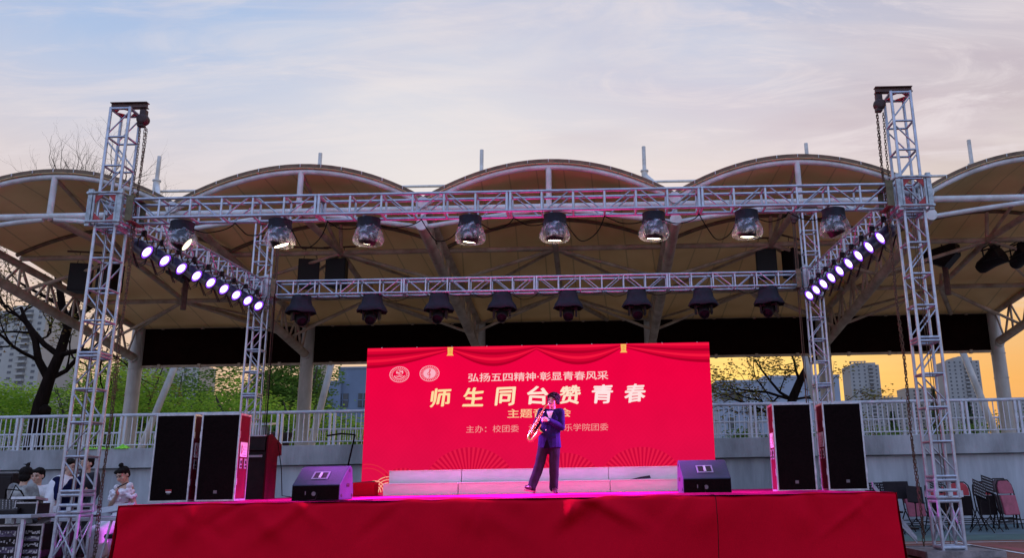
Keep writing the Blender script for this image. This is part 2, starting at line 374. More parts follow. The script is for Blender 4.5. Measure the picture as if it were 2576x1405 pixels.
for k in range(5):
    xa = AX[k]
    t = MB(); NU, NV = 28, 24
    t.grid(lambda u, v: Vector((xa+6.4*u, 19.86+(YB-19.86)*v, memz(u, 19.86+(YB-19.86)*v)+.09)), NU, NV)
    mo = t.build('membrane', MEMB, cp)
    uv = mo.data.uv_layers.new(name='UVMap')
    for lp in mo.data.loops:
        co = mo.data.vertices[lp.vertex_index].co; v = (co.y-19.86)/(YB-19.86); u = (co.x-xa)/6.4
        uv.data[lp.index].uv = (.5+(u-.5)*(1.0-.35*v), v)
    sd_ = mo.modifiers.new('s', 'SOLIDIFY'); sd_.thickness = .02
    # front arch tube and its trim
    pts = [(xa+6.4*i/24, YF, memz(i/24, YF)) for i in range(25)]
    t = MB(); t.path(pts, .07, n=10); t.build('arch_tube', STEELW, cp)
    t = MB()
    for i in range(24):
        a, b = Vector(pts[i]), Vector(pts[i+1])
        t.add([a+Vector((0, -.1, .10)), b+Vector((0, -.1, .10)), b+Vector((0, -.1, .19)), a+Vector((0, -.1, .19)), a+Vector((0, .02, .10)), b+Vector((0, .02, .10)), b+Vector((0, .02, .19)), a+Vector((0, .02, .19))],
              [(0, 1, 2, 3), (7, 6, 5, 4), (3, 2, 6, 7), (0, 4, 5, 1)])
        if i % 2 == 0: t.box(a+Vector((0, -.11, .14)), (.015, .03, .08), 1)
    t.build('edge_trim', [ARCH, STEELW], cp)
    xm = xa+3.2; zc_ = 7.98
    t = MB(); t.tube((xa, YF, zc_), (xa+6.4, YF, zc_), .085, n=10); t.build('front_chord', STEELW, cp)
    t = MB(); t.tube((xm, YF, zc_), (xm, YF, memz(.5, YF)), .075, n=10); t.build('king_post', STEELW, cp)
    t = MB()
    for sgn, xe in ((-1, xa), (1, xa+6.4)):
        t.path([(xe, YF, 7.5), (xe-sgn*1.2, YF, 7.68), (xe-sgn*2.4, YF, 7.84), (xm+sgn*.15, YF, 7.90)], .065, n=8)
    t.build('lower_chord', STEELW, cp)
    # inner arch under the membrane, purlins and braces
    t = MB(); t.path([(xa+6.4*i/20, 23.4, memz(i/20, 23.4)+.02) for i in range(21)], .06, n=8); t.build('inner_arch', ARCH, cp)
    t = MB(); t.tube((xa, 23.6, 7.92), (xa+6.4, 23.6, 7.92), .08, n=8); t.build('purlin', STEELI, cp)
    t = MB(); t.tube((xa, 27.2, 7.36), (xa+6.4, 27.2, 7.36), .08, n=8); t.build('purlin', STEELI, cp)
    t = MB(); t.tube((xm, YF, 7.95), (xm, 23.6, 7.92), .09, n=8); t.tube((xm, 23.6, 7.92), (xm, 27.2, 7.36), .085, n=8)
    t.tube((xm, YF+.1, memz(.5, YF)-.05), (xm, 23.6, 7.92), .05, n=8); t.tube((xm, 23.6, 7.92), (xm, 23.4, memz(.5, 23.4)), .06, n=8)
    t.tube((xm, 27.2, 7.36), (xm, 27.0, memz(.5, 27.0)), .06, n=8)
    t.build('ridge_strut', STEELI, cp)
    t = MB()
    for xe in (xa, xa+6.4):
        t.tube((xm, 23.6, 7.90), (xe, 23.9, 7.0), .055, n=8); t.tube((xm, 23.6, 7.88), (xe, 27.2, 7.3), .045, n=6)
        t.tube((xm, 27.2, 7.34), (xe, 28.6, 6.3), .05, n=8); t.tube((xm, 27.2, 7.34), (xe, 30.2, 6.95), .045, n=6)
    t.tube((xm, 27.2, 7.34), (xm+1.6, 30.3, 7.05), .085, n=8)
    t.build('brace', STEELI, cp)
    # dark fascia panel between the columns
    t = MB(); t.box((xm, YB+.05, 6.345), (6.1, .10, 1.42)); t.build('fascia_panel', mat('black fascia sheet', (.012, .004, .003), 1, 0, .2, 3, spec=.02), cp)  # reddish tint of the sheet imitates flare lifting the dark tones
    t = MB()
    for z in (7.07, 5.60): t.tube((xa+.2, YB, z), (xa+6.2, YB, z), .05, n=8)
    for i in range(4): t.box((xa+.9+1.5*i, YB-.02, 7.07), (.1, .12, .16)); t.box((xa+.9+1.5*i, YB-.02, 5.6), (.1, .12, .14))
    t.build('fascia_frame', STEELI, cp)
for xa in AX:
    t = MB(); t.tube((xa, YF-.1, 8.12), (xa, YB, 7.02), .11, n=12); t.build('arm_top_chord', STEELI, cp)
    t = MB(); t.tube((xa, YF-.12, 7.5), (xa, YB+.28, 5.86), .14, .15, n=14); t.build('arm_bottom_chord', STEELI, cp)
    t = MB()
    for z, yy in ((8.12, YF-.12), (7.52, YF-.14)): t.lathe([(.15, 0), (.15, .06)], (xa, yy-.05, z), (0, 1, 0), n=20)
    t.tube((xa, YF-.02, 8.1), (xa, YF-.02, 7.5), .07, n=8)
    t.build('end_disc', STEELW, cp)
    t = MB(); ys = [YF+1.0+1.35*i for i in range(7)]
    top = lambda y: 8.12-(y-YF)*1.10/(YB-YF)
    bot = lambda y: 7.5-(y-YF)*1.64/(YB-YF)
    for i, y in enumerate(ys):
        t.tube((xa, y, bot(y)), (xa, y, top(y)), .045, n=6)
        y2 = y+.68; t.tube((xa, y, top(y)), (xa, min(y2, 30.2), bot(min(y2, 30.2))), .045, n=6); t.tube((xa, min(y2, 30.2), bot(min(y2, 30.2))), (xa, min(y+1.35, 30.2), top(min(y+1.35, 30.2))), .04, n=6)
    t.build('arm_web', STEELI, cp)
    t = MB(); t.tube((xa, YB, TZ), (xa, YB, 7.3), .25, .235, n=20)
    for z in (3.4, 4.6, 5.5): t.tube((xa, YB, z), (xa, YB, z+.03), .26, n=20)
    t.tube((xa, YB-.02, 5.86), (xa, YB-.30, 5.90), .16, n=14)
    t.build('column', STEELC, cp)
    t = MB(); t.tube((xa, YB+.7, TZ), (xa, YB+3.2, 6.6), .13, n=12); t.build('raking_strut', STEELC, cp)
    t = MB(); t.tube((xa, YB, 7.3), (xa, YB, 14.0), .075, n=12); t.tube((xa, YB, 12.35), (xa, YB, 12.95), .12, n=12); t.tube((xa, YB, 12.95), (xa, YB, 13.0), .16, n=12); t.tube((xa, YB, 7.3), (xa, YB, 12.35), .16, .12, n=12)
    t.path([(xa+.05, YB-.02, 12.75), (xa+.45, YB-.6, 12.1), (xa+.55, YB-1.2, 11.4)], .10, n=8); t.build('mast', STEELW, cp)
t = MB()
for a, b in zip(AX, AX[1:]): t.tube((a, YB, 12.52), (b, YB, 12.52), .055, n=8)
t.build('tie_rod', STEELW, cp)

# hanging things in the canopy
def hang_pair(x, y, z, yaw1, yaw2, label1, label2):
    for dx, yw, lb in ((-.43, yaw1, label1), (.43, yaw2, label2)):
        h = thing('hanging_speaker', lb, 'speaker', (x+dx, y, z), yw, 'black speakers hung inside the canopy')
        t = MB(); t.prism([(-.31, -.25, -.42), (.31, -.25, -.42), (.2, .28, -.42), (-.2, .28, -.42)], (0, 0, .84)); t.build('cabinet', BLACK, h, bevel=.015)
        t = MB(); t.box((0, -.255, 0), (.56, .012, .78)); t.build('grille', mat('speaker grille', (.01, .008, .008), .7, 0, .2, 60), h)
        t = MB()
        for sx_ in (-.2, .2): t.tube((sx_, 0, .42), (sx_*.7, 0, .82), .012, n=5)
        t.tube((-.5, 0, .83), (.5, 0, .83), .03, n=6); t.build('hanger', BROWN, h)
xm = lambda k: AX[k]+3.2
hang_pair(-8.05, 23.9, 7.35, R(12), R(-4), 'left one of two black speakers hung in the canopy above the rear truss left end', 'right one of two black speakers hung in the canopy above the rear truss left end')
hang_pair(5.6, 23.9, 7.38, R(2), R(38), 'black speaker hung in the canopy left of the rear right tower', 'angled black speaker hung in the canopy just behind the rear right tower')
hang_pair(-14.9, 23.9, 7.35, R(14), R(-18), 'tilted black speaker hung in the canopy left of the front left tower', 'dark speaker hung in the canopy behind the front left tower')
for x, lb, rz in ((-12.6, 'dark wedge shaped speaker under the canopy behind the left row of violet lights', R(40)), (10.75, 'dark wedge shaped speaker under the canopy right of the front right tower', R(-40))):
    h = thing('hanging_speaker', lb, 'speaker', (x, 24.6, 7.75), rz, 'black speakers hung inside the canopy')
    t = MB(); t.prism([(-.5, -.2, .15), (.5, -.2, .3), (.5, -.2, -.05), (.1, -.2, -.42), (-.5, -.2, -.1)], (0, .5, 0)); t.build('cabinet', BLACK, h, bevel=.015)
    t = MB(); t.box((.06, .05, -.72), (.14, .14, 1.06)); t.tube((.04, .05, -.25), (.04, .05, .35), .02); t.build('hanger', BROWN, h)
def flood(x, y, z, rz, lb):
    h = thing('floodlight', lb, 'floodlight', (x, y, z), rz, 'black floodlights at the right end of the canopy')
    rot = Matrix.Rotation(R(-25), 3, 'X')
    ax = rot @ Vector((0, -1, 0))
    t = MB(); t.lathe([(.14, -.45), (.2, -.35), (.24, .0), (.33, .32), (.33, .36)], (0, 0, 0), ax, n=18); t.build('body', BLACKM, h)
    t = MB(); t.lathe([(.31, .361), (.31, .37)], (0, 0, 0), ax, n=18); t.build('lens', BLACK, h)
    t = MB(); t.path([(-.36, 0, -.05), (-.38, 0, .3), (0, 0, .48), (.38, 0, .3), (.36, 0, -.05)], .022, n=6)
    for sx_ in (-.38, .38): t.box((sx_, -.25, -.05), (.03, .6, .04)); t.box((sx_, -.25, .25), (.03, .6, .04))
    t.build('yoke', BLACKM, h)
flood(11.85, 23.8, 7.35, R(35), 'black caged floodlight under the right end of the canopy, nearer the tower')
flood(12.85, 23.9, 7.5, R(10), 'black floodlight under the canopy cut by the right edge of the picture')

# ================================================================== BUILDINGS BEYOND
WIN = mat('dark window', (.07, .075, .08), .25, 0, .3, .2)
def apartment(x, y, wd, dp, h, floors, cols, M, label, z0=0, rz=0., balcony=None, crown='step'):
    b = thing('apartment_tower', label, 'apartment block', (x, y, z0), rz, 'distant apartment towers')
    t = MB(); t.box((0, 0, h/2), (wd, dp, h))
    t.build('wall', M, b)
    t = MB()
    if crown == 'step': t.box((wd*.08, 0, h+1.6), (wd*.55, dp*.7, 3.2)); t.box((wd*.12, 0, h+3.9), (wd*.22, dp*.4, 1.4))
    elif crown == 'frame':
        for i in range(5): t.box((-wd*.42+i*wd*.12, -dp*.4, h+1.4), (.7, .7, 2.8))
        t.box((-wd*.18, -dp*.4, h+3.1), (wd*.56, 1.2, .7)); t.box((wd*.1, 0, h+1.2), (wd*.7, dp*.6, 2.4))
    else: t.box((0, 0, h+.6), (wd*1.01, dp*1.01, 1.2))
    t.build('roof', M, b)
    fh = h/floors; cw = wd/cols; src = None; n = 0; rest = MB()
    for f in range(floors-1, -1, -1):
        for c in range(cols):
            px, pz = -wd/2+cw*(c+.5), fh*(f+.55)
            if balcony is not None and c == balcony: continue
            n += 1
            if n > 95: rest.box((px, -dp/2, pz), (cw*.30, .3, fh*.42)); continue
            if src is None:
                t = MB(); t.box((0, 0, 0), (cw*.30, .3, fh*.42)); src = t.build('window', WIN, b, loc=(px, -dp/2, pz))
            else:
                o = src.copy(); COL.objects.link(o); o.parent = b; o.location = (px, -dp/2, pz)
    if rest.v: o = rest.build('window_rows', WIN, b); o['kind'] = 'stuff'
    if balcony is not None:
        t = MB(); px = -wd/2+cw*(balcony+.5)
        for f in range(floors):
            t.box((px, -dp/2-.9, fh*f+.55), (cw*.8, 1.8, 1.1), 0); t.box((px, -dp/2-.06, fh*(f+.62)), (cw*.7, .2, fh*.5), 1)
        t.build('balcony_stack', [M, WIN], b)
    return b
APT1 = mat('pale apartment render', (.42, .39, .33), .9, 0, .1, .03)
APT2 = mat('grey apartment render', (.33, .31, .28), .9, 0, .12, .03)
APT3 = mat('warm apartment render', (.37, .33, .28), .9, 0, .12, .03)
apartment(-298, 430, 34, 24, 94, 30, 5, APT1, 'tall pale apartment tower at the far left behind the bare tree', rz=R(-8), balcony=3)
apartment(-238, 440, 22, 22, 70, 23, 5, APT3, 'pale apartment block seen between the bare tree and the left canopy column', balcony=1)
apartment(-222, 445, 24, 20, 65, 21, 5, APT1, 'pale apartment block just right of the left canopy column under the black fascia', crown='flat')
apartment(-146, 430, 10, 16, 68, 22, 3, APT2, 'narrow pale apartment block behind the raking strut left of the red screen', crown='flat')
apartment(222.5, 690, 24, 22, 92, 30, 5, APT2, 'square grey apartment tower just right of the rear right tower', crown='frame', balcony=3)
apartment(303, 690, 27, 24, 94, 30, 6, APT2, 'taller grey apartment tower behind the lower half of the front right tower', crown='step', balcony=3)
apartment(253, 720, 26, 20, 66, 21, 5, APT3, 'low grey apartment block between the two right hand towers with a framed roof', crown='frame')
apartment(284, 735, 26, 20, 76, 24, 5, APT3, 'stepped grey apartment block peeping out left of the taller right tower', crown='flat')
apartment(206, 720, 18, 20, 62, 20, 4, APT3, 'low grey apartment block beside the rear right tower', crown='step')
apartment(345, 690, 10, 20, 62, 20, 3, APT2, 'narrow apartment block at the right edge beyond the railing', crown='flat')

BLUEG = mat('blue grey render', (.17, .21, .28), .85, 0, .15, .25)
b = thing('academic_building', 'blue grey flat roofed building left of the red screen behind the railing', 'building', (-18.2, 62, TZ))
t = MB(); t.box((-.9, 0, 3.1), (2.5, 8, 6.3)); t.box((1.35, .3, 3.6), (2.6, 8, 7.3)); t.build('wall', BLUEG, b)
t = MB(); t.box((-.9, 0, 6.3), (2.6, 8.1, .14)); t.box((1.35, .3, 7.3), (2.7, 8.1, .14)); t.build('roof', mat('roof edge', (.2, .22, .26), .8, 0, .1), b)
for x, z, ww, hh in ((-1.75, 4.95, .55, 1.0), (.45, 5.0, .8, .95), (.45, 3.2, .8, 1.0), (1.9, 5.0, .7, .95), (-.6, 2.9, .8, 1.0)):
    t = MB(); t.box((x, -4.01 if x < .4 else -3.72, z), (ww, .08, hh)); f = t.build('window', WIN, b)
    t = MB(); t.box((x, (-4.01 if x < .4 else -3.72)-.05, z), (.05, .04, hh)); t.box((x, (-4.01 if x < .4 else -3.72)-.05, z), (ww, .04, .05)); t.build('frame', BLUEG, f)
PALEB = mat('pale blue render', (.30, .33, .38), .85, 0, .12, .25)
b = thing('academic_building', 'low pale building with a glass block window column right of the red screen', 'building', (11.8, 62, TZ))
t = MB(); t.box((-1.5, 0, 2.85), (3.6, 9, 5.7)); t.box((2.7, .3, 3.0), (5.2, 9, 6.0)); t.build('wall', PALEB, b)
t = MB(); t.box((-1.5, 0, 5.75), (3.7, 9.1, .16)); t.box((2.7, .3, 6.05), (5.3, 9.1, .16)); t.build('roof', mat('pale roof edge', (.36, .38, .42), .8, 0, .1), b)
t = MB(); t.box((-2.3, -4.53, 4.75), (1.5, .08, .5)); t.build('window', WIN, b)
t = MB(); t.box((-2.4, -4.53, 2.9), (.5, .08, .7)); t.build('window', WIN, b)
for z in (4.9, 3.9, 2.8, 1.8):
    t = MB(); t.box((-.9, -4.53, z), (.85, .08, .85)); f = t.build('window', WIN, b)
    t = MB()
    for i in range(4): t.box((-.9-.36+.24*i, -4.6, z), (.05, .04, .85))
    for i in range(3): t.box((-.9, -4.6, z-.3+.3*i), (.85, .04, .05))
    t.build('frame', mat('white window bars', (.6, .6, .62), .6, 0, .1), f)
b = thing('academic_building', 'small grey roofed block beyond the railing left of the rear right tower', 'building', (16.4, 70, TZ))
t = MB(); t.box((0, 0, 2.2), (5, 8, 4.4)); t.build('wall', APT2, b)
t = MB(); t.box((0, 0, 4.5), (5.3, 8.3, .2)); t.build('roof', MATS['roof edge'], b)

# ================================================================== TREES AND SHRUBS
def leafmat(name, col, tr=.55): return mat(name, col, .7, 0, .3, .8, trans=tr, spec=.2)
LB = [leafmat('bright spring leaf', (.34, .54, .05)), leafmat('mid spring leaf', (.23, .40, .04)), leafmat('young yellow leaf', (.42, .57, .06))]
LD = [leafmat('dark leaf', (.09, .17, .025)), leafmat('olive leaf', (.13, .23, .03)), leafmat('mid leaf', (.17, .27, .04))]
LO = [leafmat('thin brownish leaf', (.20, .11, .03)), leafmat('thin olive leaf', (.16, .17, .04)), leafmat('thin yellow leaf', (.22, .19, .04))]
BARK = mat('dark bark', (.014, .008, .006), 1, 0, .35, 5, .8, 22, spec=.05, stretch=(1, 1, .3))
BARK2 = mat('grey brown bark', (.075, .055, .042), .95, 0, .3, 5, .5, 20)
def leaf(t, p, size, rnd, mi):
    a = Vector((rnd.gauss(0, 1), rnd.gauss(0, 1), rnd.gauss(0, .8))).normalized(); x, y = basis(a)
    l, wd = size*rnd.uniform(.7, 1.3), size*rnd.uniform(.32, .5)
    t.add([p-x*l*.5, p+y*wd*.5, p+x*l*.5, p-y*wd*.5], [(0, 1, 2, 3)], mi)
def crown(rnd, ells, nclump, per, size, spread):
    t = MB(); tot = sum(e[1][0]*e[1][2] for e in ells)
    for c, r in ells:
        for _ in range(int(nclump*r[0]*r[2]/tot)):
            while True:
                q = Vector((rnd.uniform(-1, 1), rnd.uniform(-1, 1), rnd.uniform(-1, 1)))
                if .25 < q.length < 1: break
            p = Vector(c)+Vector((q.x*r[0], q.y*r[1], q.z*r[2])); mi = rnd.choices((0, 1, 2), (4, 4, 2))[0]
            for _ in range(per):
                d = Vector((rnd.gauss(0, spread), rnd.gauss(0, spread), rnd.gauss(0, spread*.6)))
                leaf(t, p+d, size, rnd, mi if rnd.random() < .75 else rnd.randrange(3))
    return t
def shrub(x, y, wd, h, label, M, seed, dens=1., name='shrub', cat='shrub', group='bright green shrubs beyond the railing', size=.17):
    rnd = random.Random(seed); b = thing(name, label, cat, (x, y, TZ), rnd.uniform(0, 6), group)
    ells = [((rnd.uniform(-.3, .3)*wd, rnd.uniform(-.3, .3)*wd, h*rnd.uniform(.3, .72)), (wd*rnd.uniform(.25, .42), wd*rnd.uniform(.25, .42), h*rnd.uniform(.16, .28))) for _ in range(9)]
    ells.append(((0, 0, h*.4), (wd*.45, wd*.45, h*.36)))
    crown(rnd, ells, int(170*dens*wd*h/12), 22, size, .24).build('crown', M, b)
    t = MB()
    for _ in range(6):
        a = rnd.uniform(0, 6.28); e = Vector((math.cos(a)*wd*.35, math.sin(a)*wd*.35, h*rnd.uniform(.6, .85)))
        t.path([Vector((0, 0, 0)), e*.4+Vector((0, 0, h*.08)), e], .05, n=6, radii=[.09, .06, .02])
    t.build('trunk', BARK2, b); return b
BR = [(-30, 37.5, 4.2, 3.6, 'bright green shrub at the far left edge behind the railing'),
      (-26.6, 37, 3.6, 3.2, 'bright green shrub left of the dark bare trunk'),
      (-23.5, 40, 4.6, 4.4, 'tall bright green shrub directly behind the dark bare trunk'),
      (-20.6, 37, 3.6, 4.1, 'bright green shrub between the bare trunk and the front left tower'),
      (-18.4, 39, 3.4, 2.9, 'bright green shrub left of the left canopy column'),
      (-15.6, 37, 3.4, 3.0, 'low bright green shrub right of the left canopy column'),
      (-13.2, 37.5, 3.0, 2.5, 'low bright green shrub behind the rear left tower'),
      (-10.9, 38, 1.9, 1.9, 'small bright green shrub in front of the blue grey building')]
for i, a in enumerate(BR): shrub(a[0], a[1], a[2]*1.12, a[3]*1.42, a[4], LB, 40+i)
DK = [(-28.5, 46, 5, 4.9, 'dark leafy tree behind the bright shrubs at the far left', 1.), (-24, 47, 5, 5.3, 'olive leafy tree behind the bare trunk below the apartment tower', .9),
      (-20.2, 45, 4.6, 3.0, 'dense leafy tree right of the left canopy column under the fascia', 1.1), (-16.6, 44, 4.8, 5.8, 'dark leafy tree filling the gap left of the rear left tower', 1.15),
      (-15.7, 44, 3.0, 5.6, 'dark leafy tree seen through the rear left tower', .5), (-14.6, 47, 2.2, 2.6, 'thin leafy tree left of the second canopy column', .35)]
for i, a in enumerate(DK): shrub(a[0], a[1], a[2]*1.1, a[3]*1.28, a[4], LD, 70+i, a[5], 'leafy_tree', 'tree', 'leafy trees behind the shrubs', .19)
LOW = [(6.8, 36, 2.4, 1.35, 'low shrub beyond the railing just right of the red screen'), (9.3, 36.5, 2.2, 1.2, 'low shrub beyond the railing above the right speakers'), (13.2, 37, 2.6, 1.3, 'low green shrub behind the front right tower'),
       (15.3, 36.5, 2.2, 1.5, 'low green shrub beside the right canopy column'), (18.2, 37, 2.8, 1.75, 'low green shrub in front of the sunset at the right edge')]
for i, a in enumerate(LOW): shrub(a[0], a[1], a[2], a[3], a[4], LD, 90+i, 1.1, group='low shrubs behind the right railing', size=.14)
def conifer(x, y, h, label, seed):
    rnd = random.Random(seed); b = thing('conifer', label, 'conifer', (x, y, TZ), 0, 'dark conifers on the right')
    t = MB()
    for k in range(900):
        u = rnd.random()**.7; a = rnd.uniform(0, 6.28); r = (1-u)*h*.22*rnd.uniform(.2, 1)
        leaf(t, Vector((math.cos(a)*r, math.sin(a)*r, h*(.06+.94*u)-r*.35)), .3, rnd, 0 if rnd.random() < .7 else 1)
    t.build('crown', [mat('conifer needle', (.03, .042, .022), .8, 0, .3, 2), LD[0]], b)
    t = MB(); t.tube((0, 0, 0), (0, 0, h*.96), .1, .01, n=7); t.build('trunk', BARK, b)
for i, (x, y, h, lb) in enumerate(((19.2, 54, 3.2, 'small dark conifer left of the hoist chains behind the right railing'), (22.0, 54, 4.6, 'dark pointed conifer beside the hoist chains behind the right railing'), (25.0, 56, 4.0, 'dark conifer seen through the front right tower above the railing'), (29.3, 56, 3.9, 'dark conifer left of the right canopy column'), (15.6, 52, 2.4, 'small dark conifer behind the right pair of speakers'))): conifer(x, y, h, lb, 200+i)

def grow(t, lt, rnd, p, d, ln, r, lev, maxlev, leafn, lsize, up=.12, wob=.22, seg=4):
    pts = [p]; rad = [r]
    for i in range(seg):
        d = (d+Vector((rnd.gauss(0, wob), rnd.gauss(0, wob), rnd.gauss(0, wob)+up))).normalized()
        p = p+d*(ln/seg); pts.append(p); rad.append(r*(1-.5*(i+1)/seg))
    t.path(pts, r, n=7 if lev < 2 else 4, radii=rad, cap=lev < 2)
    if lev >= maxlev-1:
        for _ in range(leafn):
            q = rnd.choice(pts[1:])+Vector((rnd.gauss(0, .12), rnd.gauss(0, .12), rnd.gauss(0, .12))); leaf(lt, q, lsize, rnd, rnd.randrange(3))
    if lev < maxlev:
        for i in range(1, seg+1):
            for _ in range(1 if i < seg else 2):
                if rnd.random() < .82:
                    x, y = basis(d); a = rnd.uniform(0, 6.28); sp = rnd.uniform(.45, .95)
                    grow(t, lt, rnd, pts[i], (d+(x*math.cos(a)+y*math.sin(a))*sp).normalized(), ln*rnd.uniform(.5, .74), rad[i]*rnd.uniform(.5, .7), lev+1, maxlev, leafn, lsize, up, wob)
rnd = random.Random(5)
b = thing('bare_tree', 'tall dark tree with bare spring branches at the left behind the railing', 'tree', (-22.9, 34, TZ))
t = MB(); lt = MB(); o0 = Vector((-22.9, 34, TZ))
tr = [Vector((0, 0, 0)), Vector((.0, 0, 1.6)), Vector((.05, 0, 2.6)), Vector((.25, 0, 3.6)), Vector((.55, 0, 4.6)), Vector((.75, 0, 5.8)), Vector((1.0, 0, 7.0))]
t.path(tr, .4, n=12, radii=[.42, .31, .27, .23, .20, .17, .14])
t.lathe([(.02, -.2), (.22, -.1), (.26, .05), (.12, .2)], (.38, -.15, 2.3), (1, -.2, .3), n=10)
grow(t, lt, rnd, tr[6], Vector((.75, 0, 1)), 3.5, .2, 0, 4, 0, .12)
grow(t, lt, rnd, tr[6], Vector((.15, -.3, 1)), 3.6, .17, 0, 4, 0, .12)
grow(t, lt, rnd, tr[5], Vector((-.5, .1, 1)), 3.6, .18, 0, 4, 0, .12)
grow(t, lt, rnd, tr[6], Vector((-.1, .4, 1)), 3.7, .15, 0, 4, 0, .16)
grow(t, lt, rnd, tr[3], Vector((-.6, -.2, .9)), 3.6, .17, 1, 4, 5, .16)
grow(t, lt, rnd, tr[4], Vector((-.9, .1, .6)), 3.2, .13, 1, 4, 5, .16, up=.05)
grow(t, lt, rnd, tr[3], Vector((.9, .3, .5)), 2.8, .11, 1, 4, 6, .16, up=.04)
grow(t, lt, rnd, tr[4], Vector((.9, -.2, .35)), 2.8, .12, 1, 4, 6, .16, up=.03)
grow(t, lt, rnd, tr[5], Vector((.9, .2, .7)), 3.0, .14, 1, 4, 6, .16, up=.05)
t.build('trunk', BARK, b); lt.build('crown', LO, b)
rnd = random.Random(11)
b = thing('leaning_tree', 'dark leaning tree with sparse young leaves against the orange sky right of the screen', 'tree', (8.3, 36, TZ))
t = MB(); lt = MB()
tr = [Vector((0, 0, 0)), Vector((.1, 0, 1.4)), Vector((.25, 0, 2.4)), Vector((.65, 0, 3.2)), Vector((1.15, 0, 4.0)), Vector((1.9, 0, 4.5))]
t.path(tr, .2, n=10, radii=[.27, .23, .2, .17, .14, .1])
for q, d, ln, r in ((2, (-1, 0, .12), 2.3, .07), (2, (-.8, .3, .5), 2.4, .07), (3, (-.7, -.2, .9), 2.0, .07), (1, (-1, .2, .2), 2.6, .08), (2, (1, 0, .1), 2.2, .06), (4, (.9, -.2, .2), 2.2, .07), (5, (1, .2, .3), 2.0, .06), (4, (-.3, 0, 1), 1.6, .05), (1, (-.9, -.4, .7), 2.4, .07)):
    grow(t, lt, rnd, tr[q], Vector(d).normalized(), ln, r, 1, 3, 17, .15, up=.05)
t.build('trunk', BARK, b); lt.build('crown', LO, b)
# things on the terrace behind the railing
b = thing('cabinet', 'small grey utility cabinet with a pale lid behind the railing beside the lectern', 'utility cabinet', (-8.95, 22.2, TZ))
t = MB(); t.box((0, 0, .32), (.62, .5, .64)); t.build('body', APT2, b, bevel=.01)
t = MB(); t.prism([(-.36, -.3, .66), (.36, -.3, .66), (.36, .3, .72), (-.36, .3, .72)], (0, 0, .05)); t.build('lid', RAILM, b)
b = thing('planter', 'dark round planter with bright green leaves behind the railing left of the screen', 'planter', (-8.3, 22.0, TZ))
t = MB(); t.lathe([(.22, 0), (.27, .3), (.34, .42), (.33, .46)], n=18); t.box((0, 0, -.0), (.6, .5, .02)); t.build('pot', mat('dark clay pot', (.04, .025, .02), .7, 0, .2), b)
rnd = random.Random(3); t = MB()
for _ in range(160):
    a = rnd.uniform(0, 6.28); r = rnd.uniform(0, .3); leaf(t, Vector((math.cos(a)*r, math.sin(a)*r, .48+rnd.uniform(0, .2)*(1-r))), .12, rnd, 0)
t.build('foliage', leafmat('fresh plant leaf', (.16, .36, .06)), b)
NEON = mat('neon green cloth', (.30, .78, .05), .8, 0, .25, 9)
def cloth(x, y, z, a, b_, h, label, seed):
    rnd = random.Random(seed); ph = [rnd.uniform(0, 6) for _ in range(6)]
    t = MB()
    def f(u, v):
        e = (1-abs(2*u-1)**3)*(1-abs(2*v-1)**3)
        return Vector(((u-.5)*a, (v-.5)*b_, h*e*(.55+.3*math.sin(7*u+ph[0])*math.sin(6*v+ph[1])+.2*math.sin(15*u+ph[2]))))
    t.grid(f, 18, 10); o = t.build('safety_vest', NEON); o.location = (x, y, z); s = o.modifiers.new('s', 'SOLIDIFY'); s.thickness = .012; s.offset = 1
    tag(o, label, 'vest', 'neon green vests left on the wall')
cloth(-12.2, 20.45, 2.126, .75, .26, .07, 'flat neon green vest on the coping left of the front left tower', 1)
cloth(-11.55, 20.45, 2.126, .34, .24, .12, 'small neon green bundle on the coping seen through the front left tower', 4)
cloth(-10.15, 20.45, 2.126, .46, .26, .19, 'crumpled neon green vest on the coping left of the tall speakers', 2)

# ================================================================== TOWERS AND TRUSSES
def lattice_mesh(length, nb, half=.155, rc=.025, rb=.0125, flip=0, axis='Z'):
    ch, la = MB(), MB()
    def P(a, b, l):
        return Vector((a, b, l)) if axis == 'Z' else (Vector((l, a, b)) if axis == 'X' else Vector((a, l, b)))
    cs = [(-half, -half), (half, -half), (half, half), (-half, half)]
    for a, b in cs: ch.tube(P(a, b, 0), P(a, b, length), rc, n=10)
    st = (length-.05)/nb
    for i in range(nb+1):
        l = .025+i*st; r = .024 if i in (0, nb) else .019
        for k in range(4):
            a, b = cs[k], cs[(k+1) % 4]
            ch.tube(P(*a, l), P(*b, l), r, n=8, cap=False)
    for i in range(nb):
        l0, l1 = .025+i*st, .025+(i+1)*st
        for k in range(4):
            a, b = cs[k], cs[(k+1) % 4]
            if k in ((1, 3) if axis == 'Z' else (0, 2)): continue      # the other faces carry rungs only
            # zigzag: the same hand on opposite faces
            e = (i+flip+(k in (2, 3))) % 2
            g = .06
            s0, s1 = (a, b) if e else (b, a)
            ch.tube(P(*s0, l0+g), P(*s1, l1-g), rb, n=6, cap=False)
    return ch, la
_cache = {}
def section(parent, loc, length, nb, axis, flip=0, name='truss_section'):
    key = (round(length, 3), nb, axis, flip)
    if key not in _cache:
        c, l = lattice_mesh(length, nb, axis=axis, flip=flip)
        o = c.build(name, ALU, parent, loc=loc); w_ = l.build('lattice', ALU, o) if l.v else None; _cache[key] = (o, w_)
        return o
    a, b = _cache[key]
    o = a.copy(); COL.objects.link(o); o.parent = parent; o.location = loc; o.name = name
    if b: q = b.copy(); COL.objects.link(q); q.parent = o
    return o
TX = (-7.58, 5.01); TY = (12.36, 18.25); ZT = (5.42, 5.525)
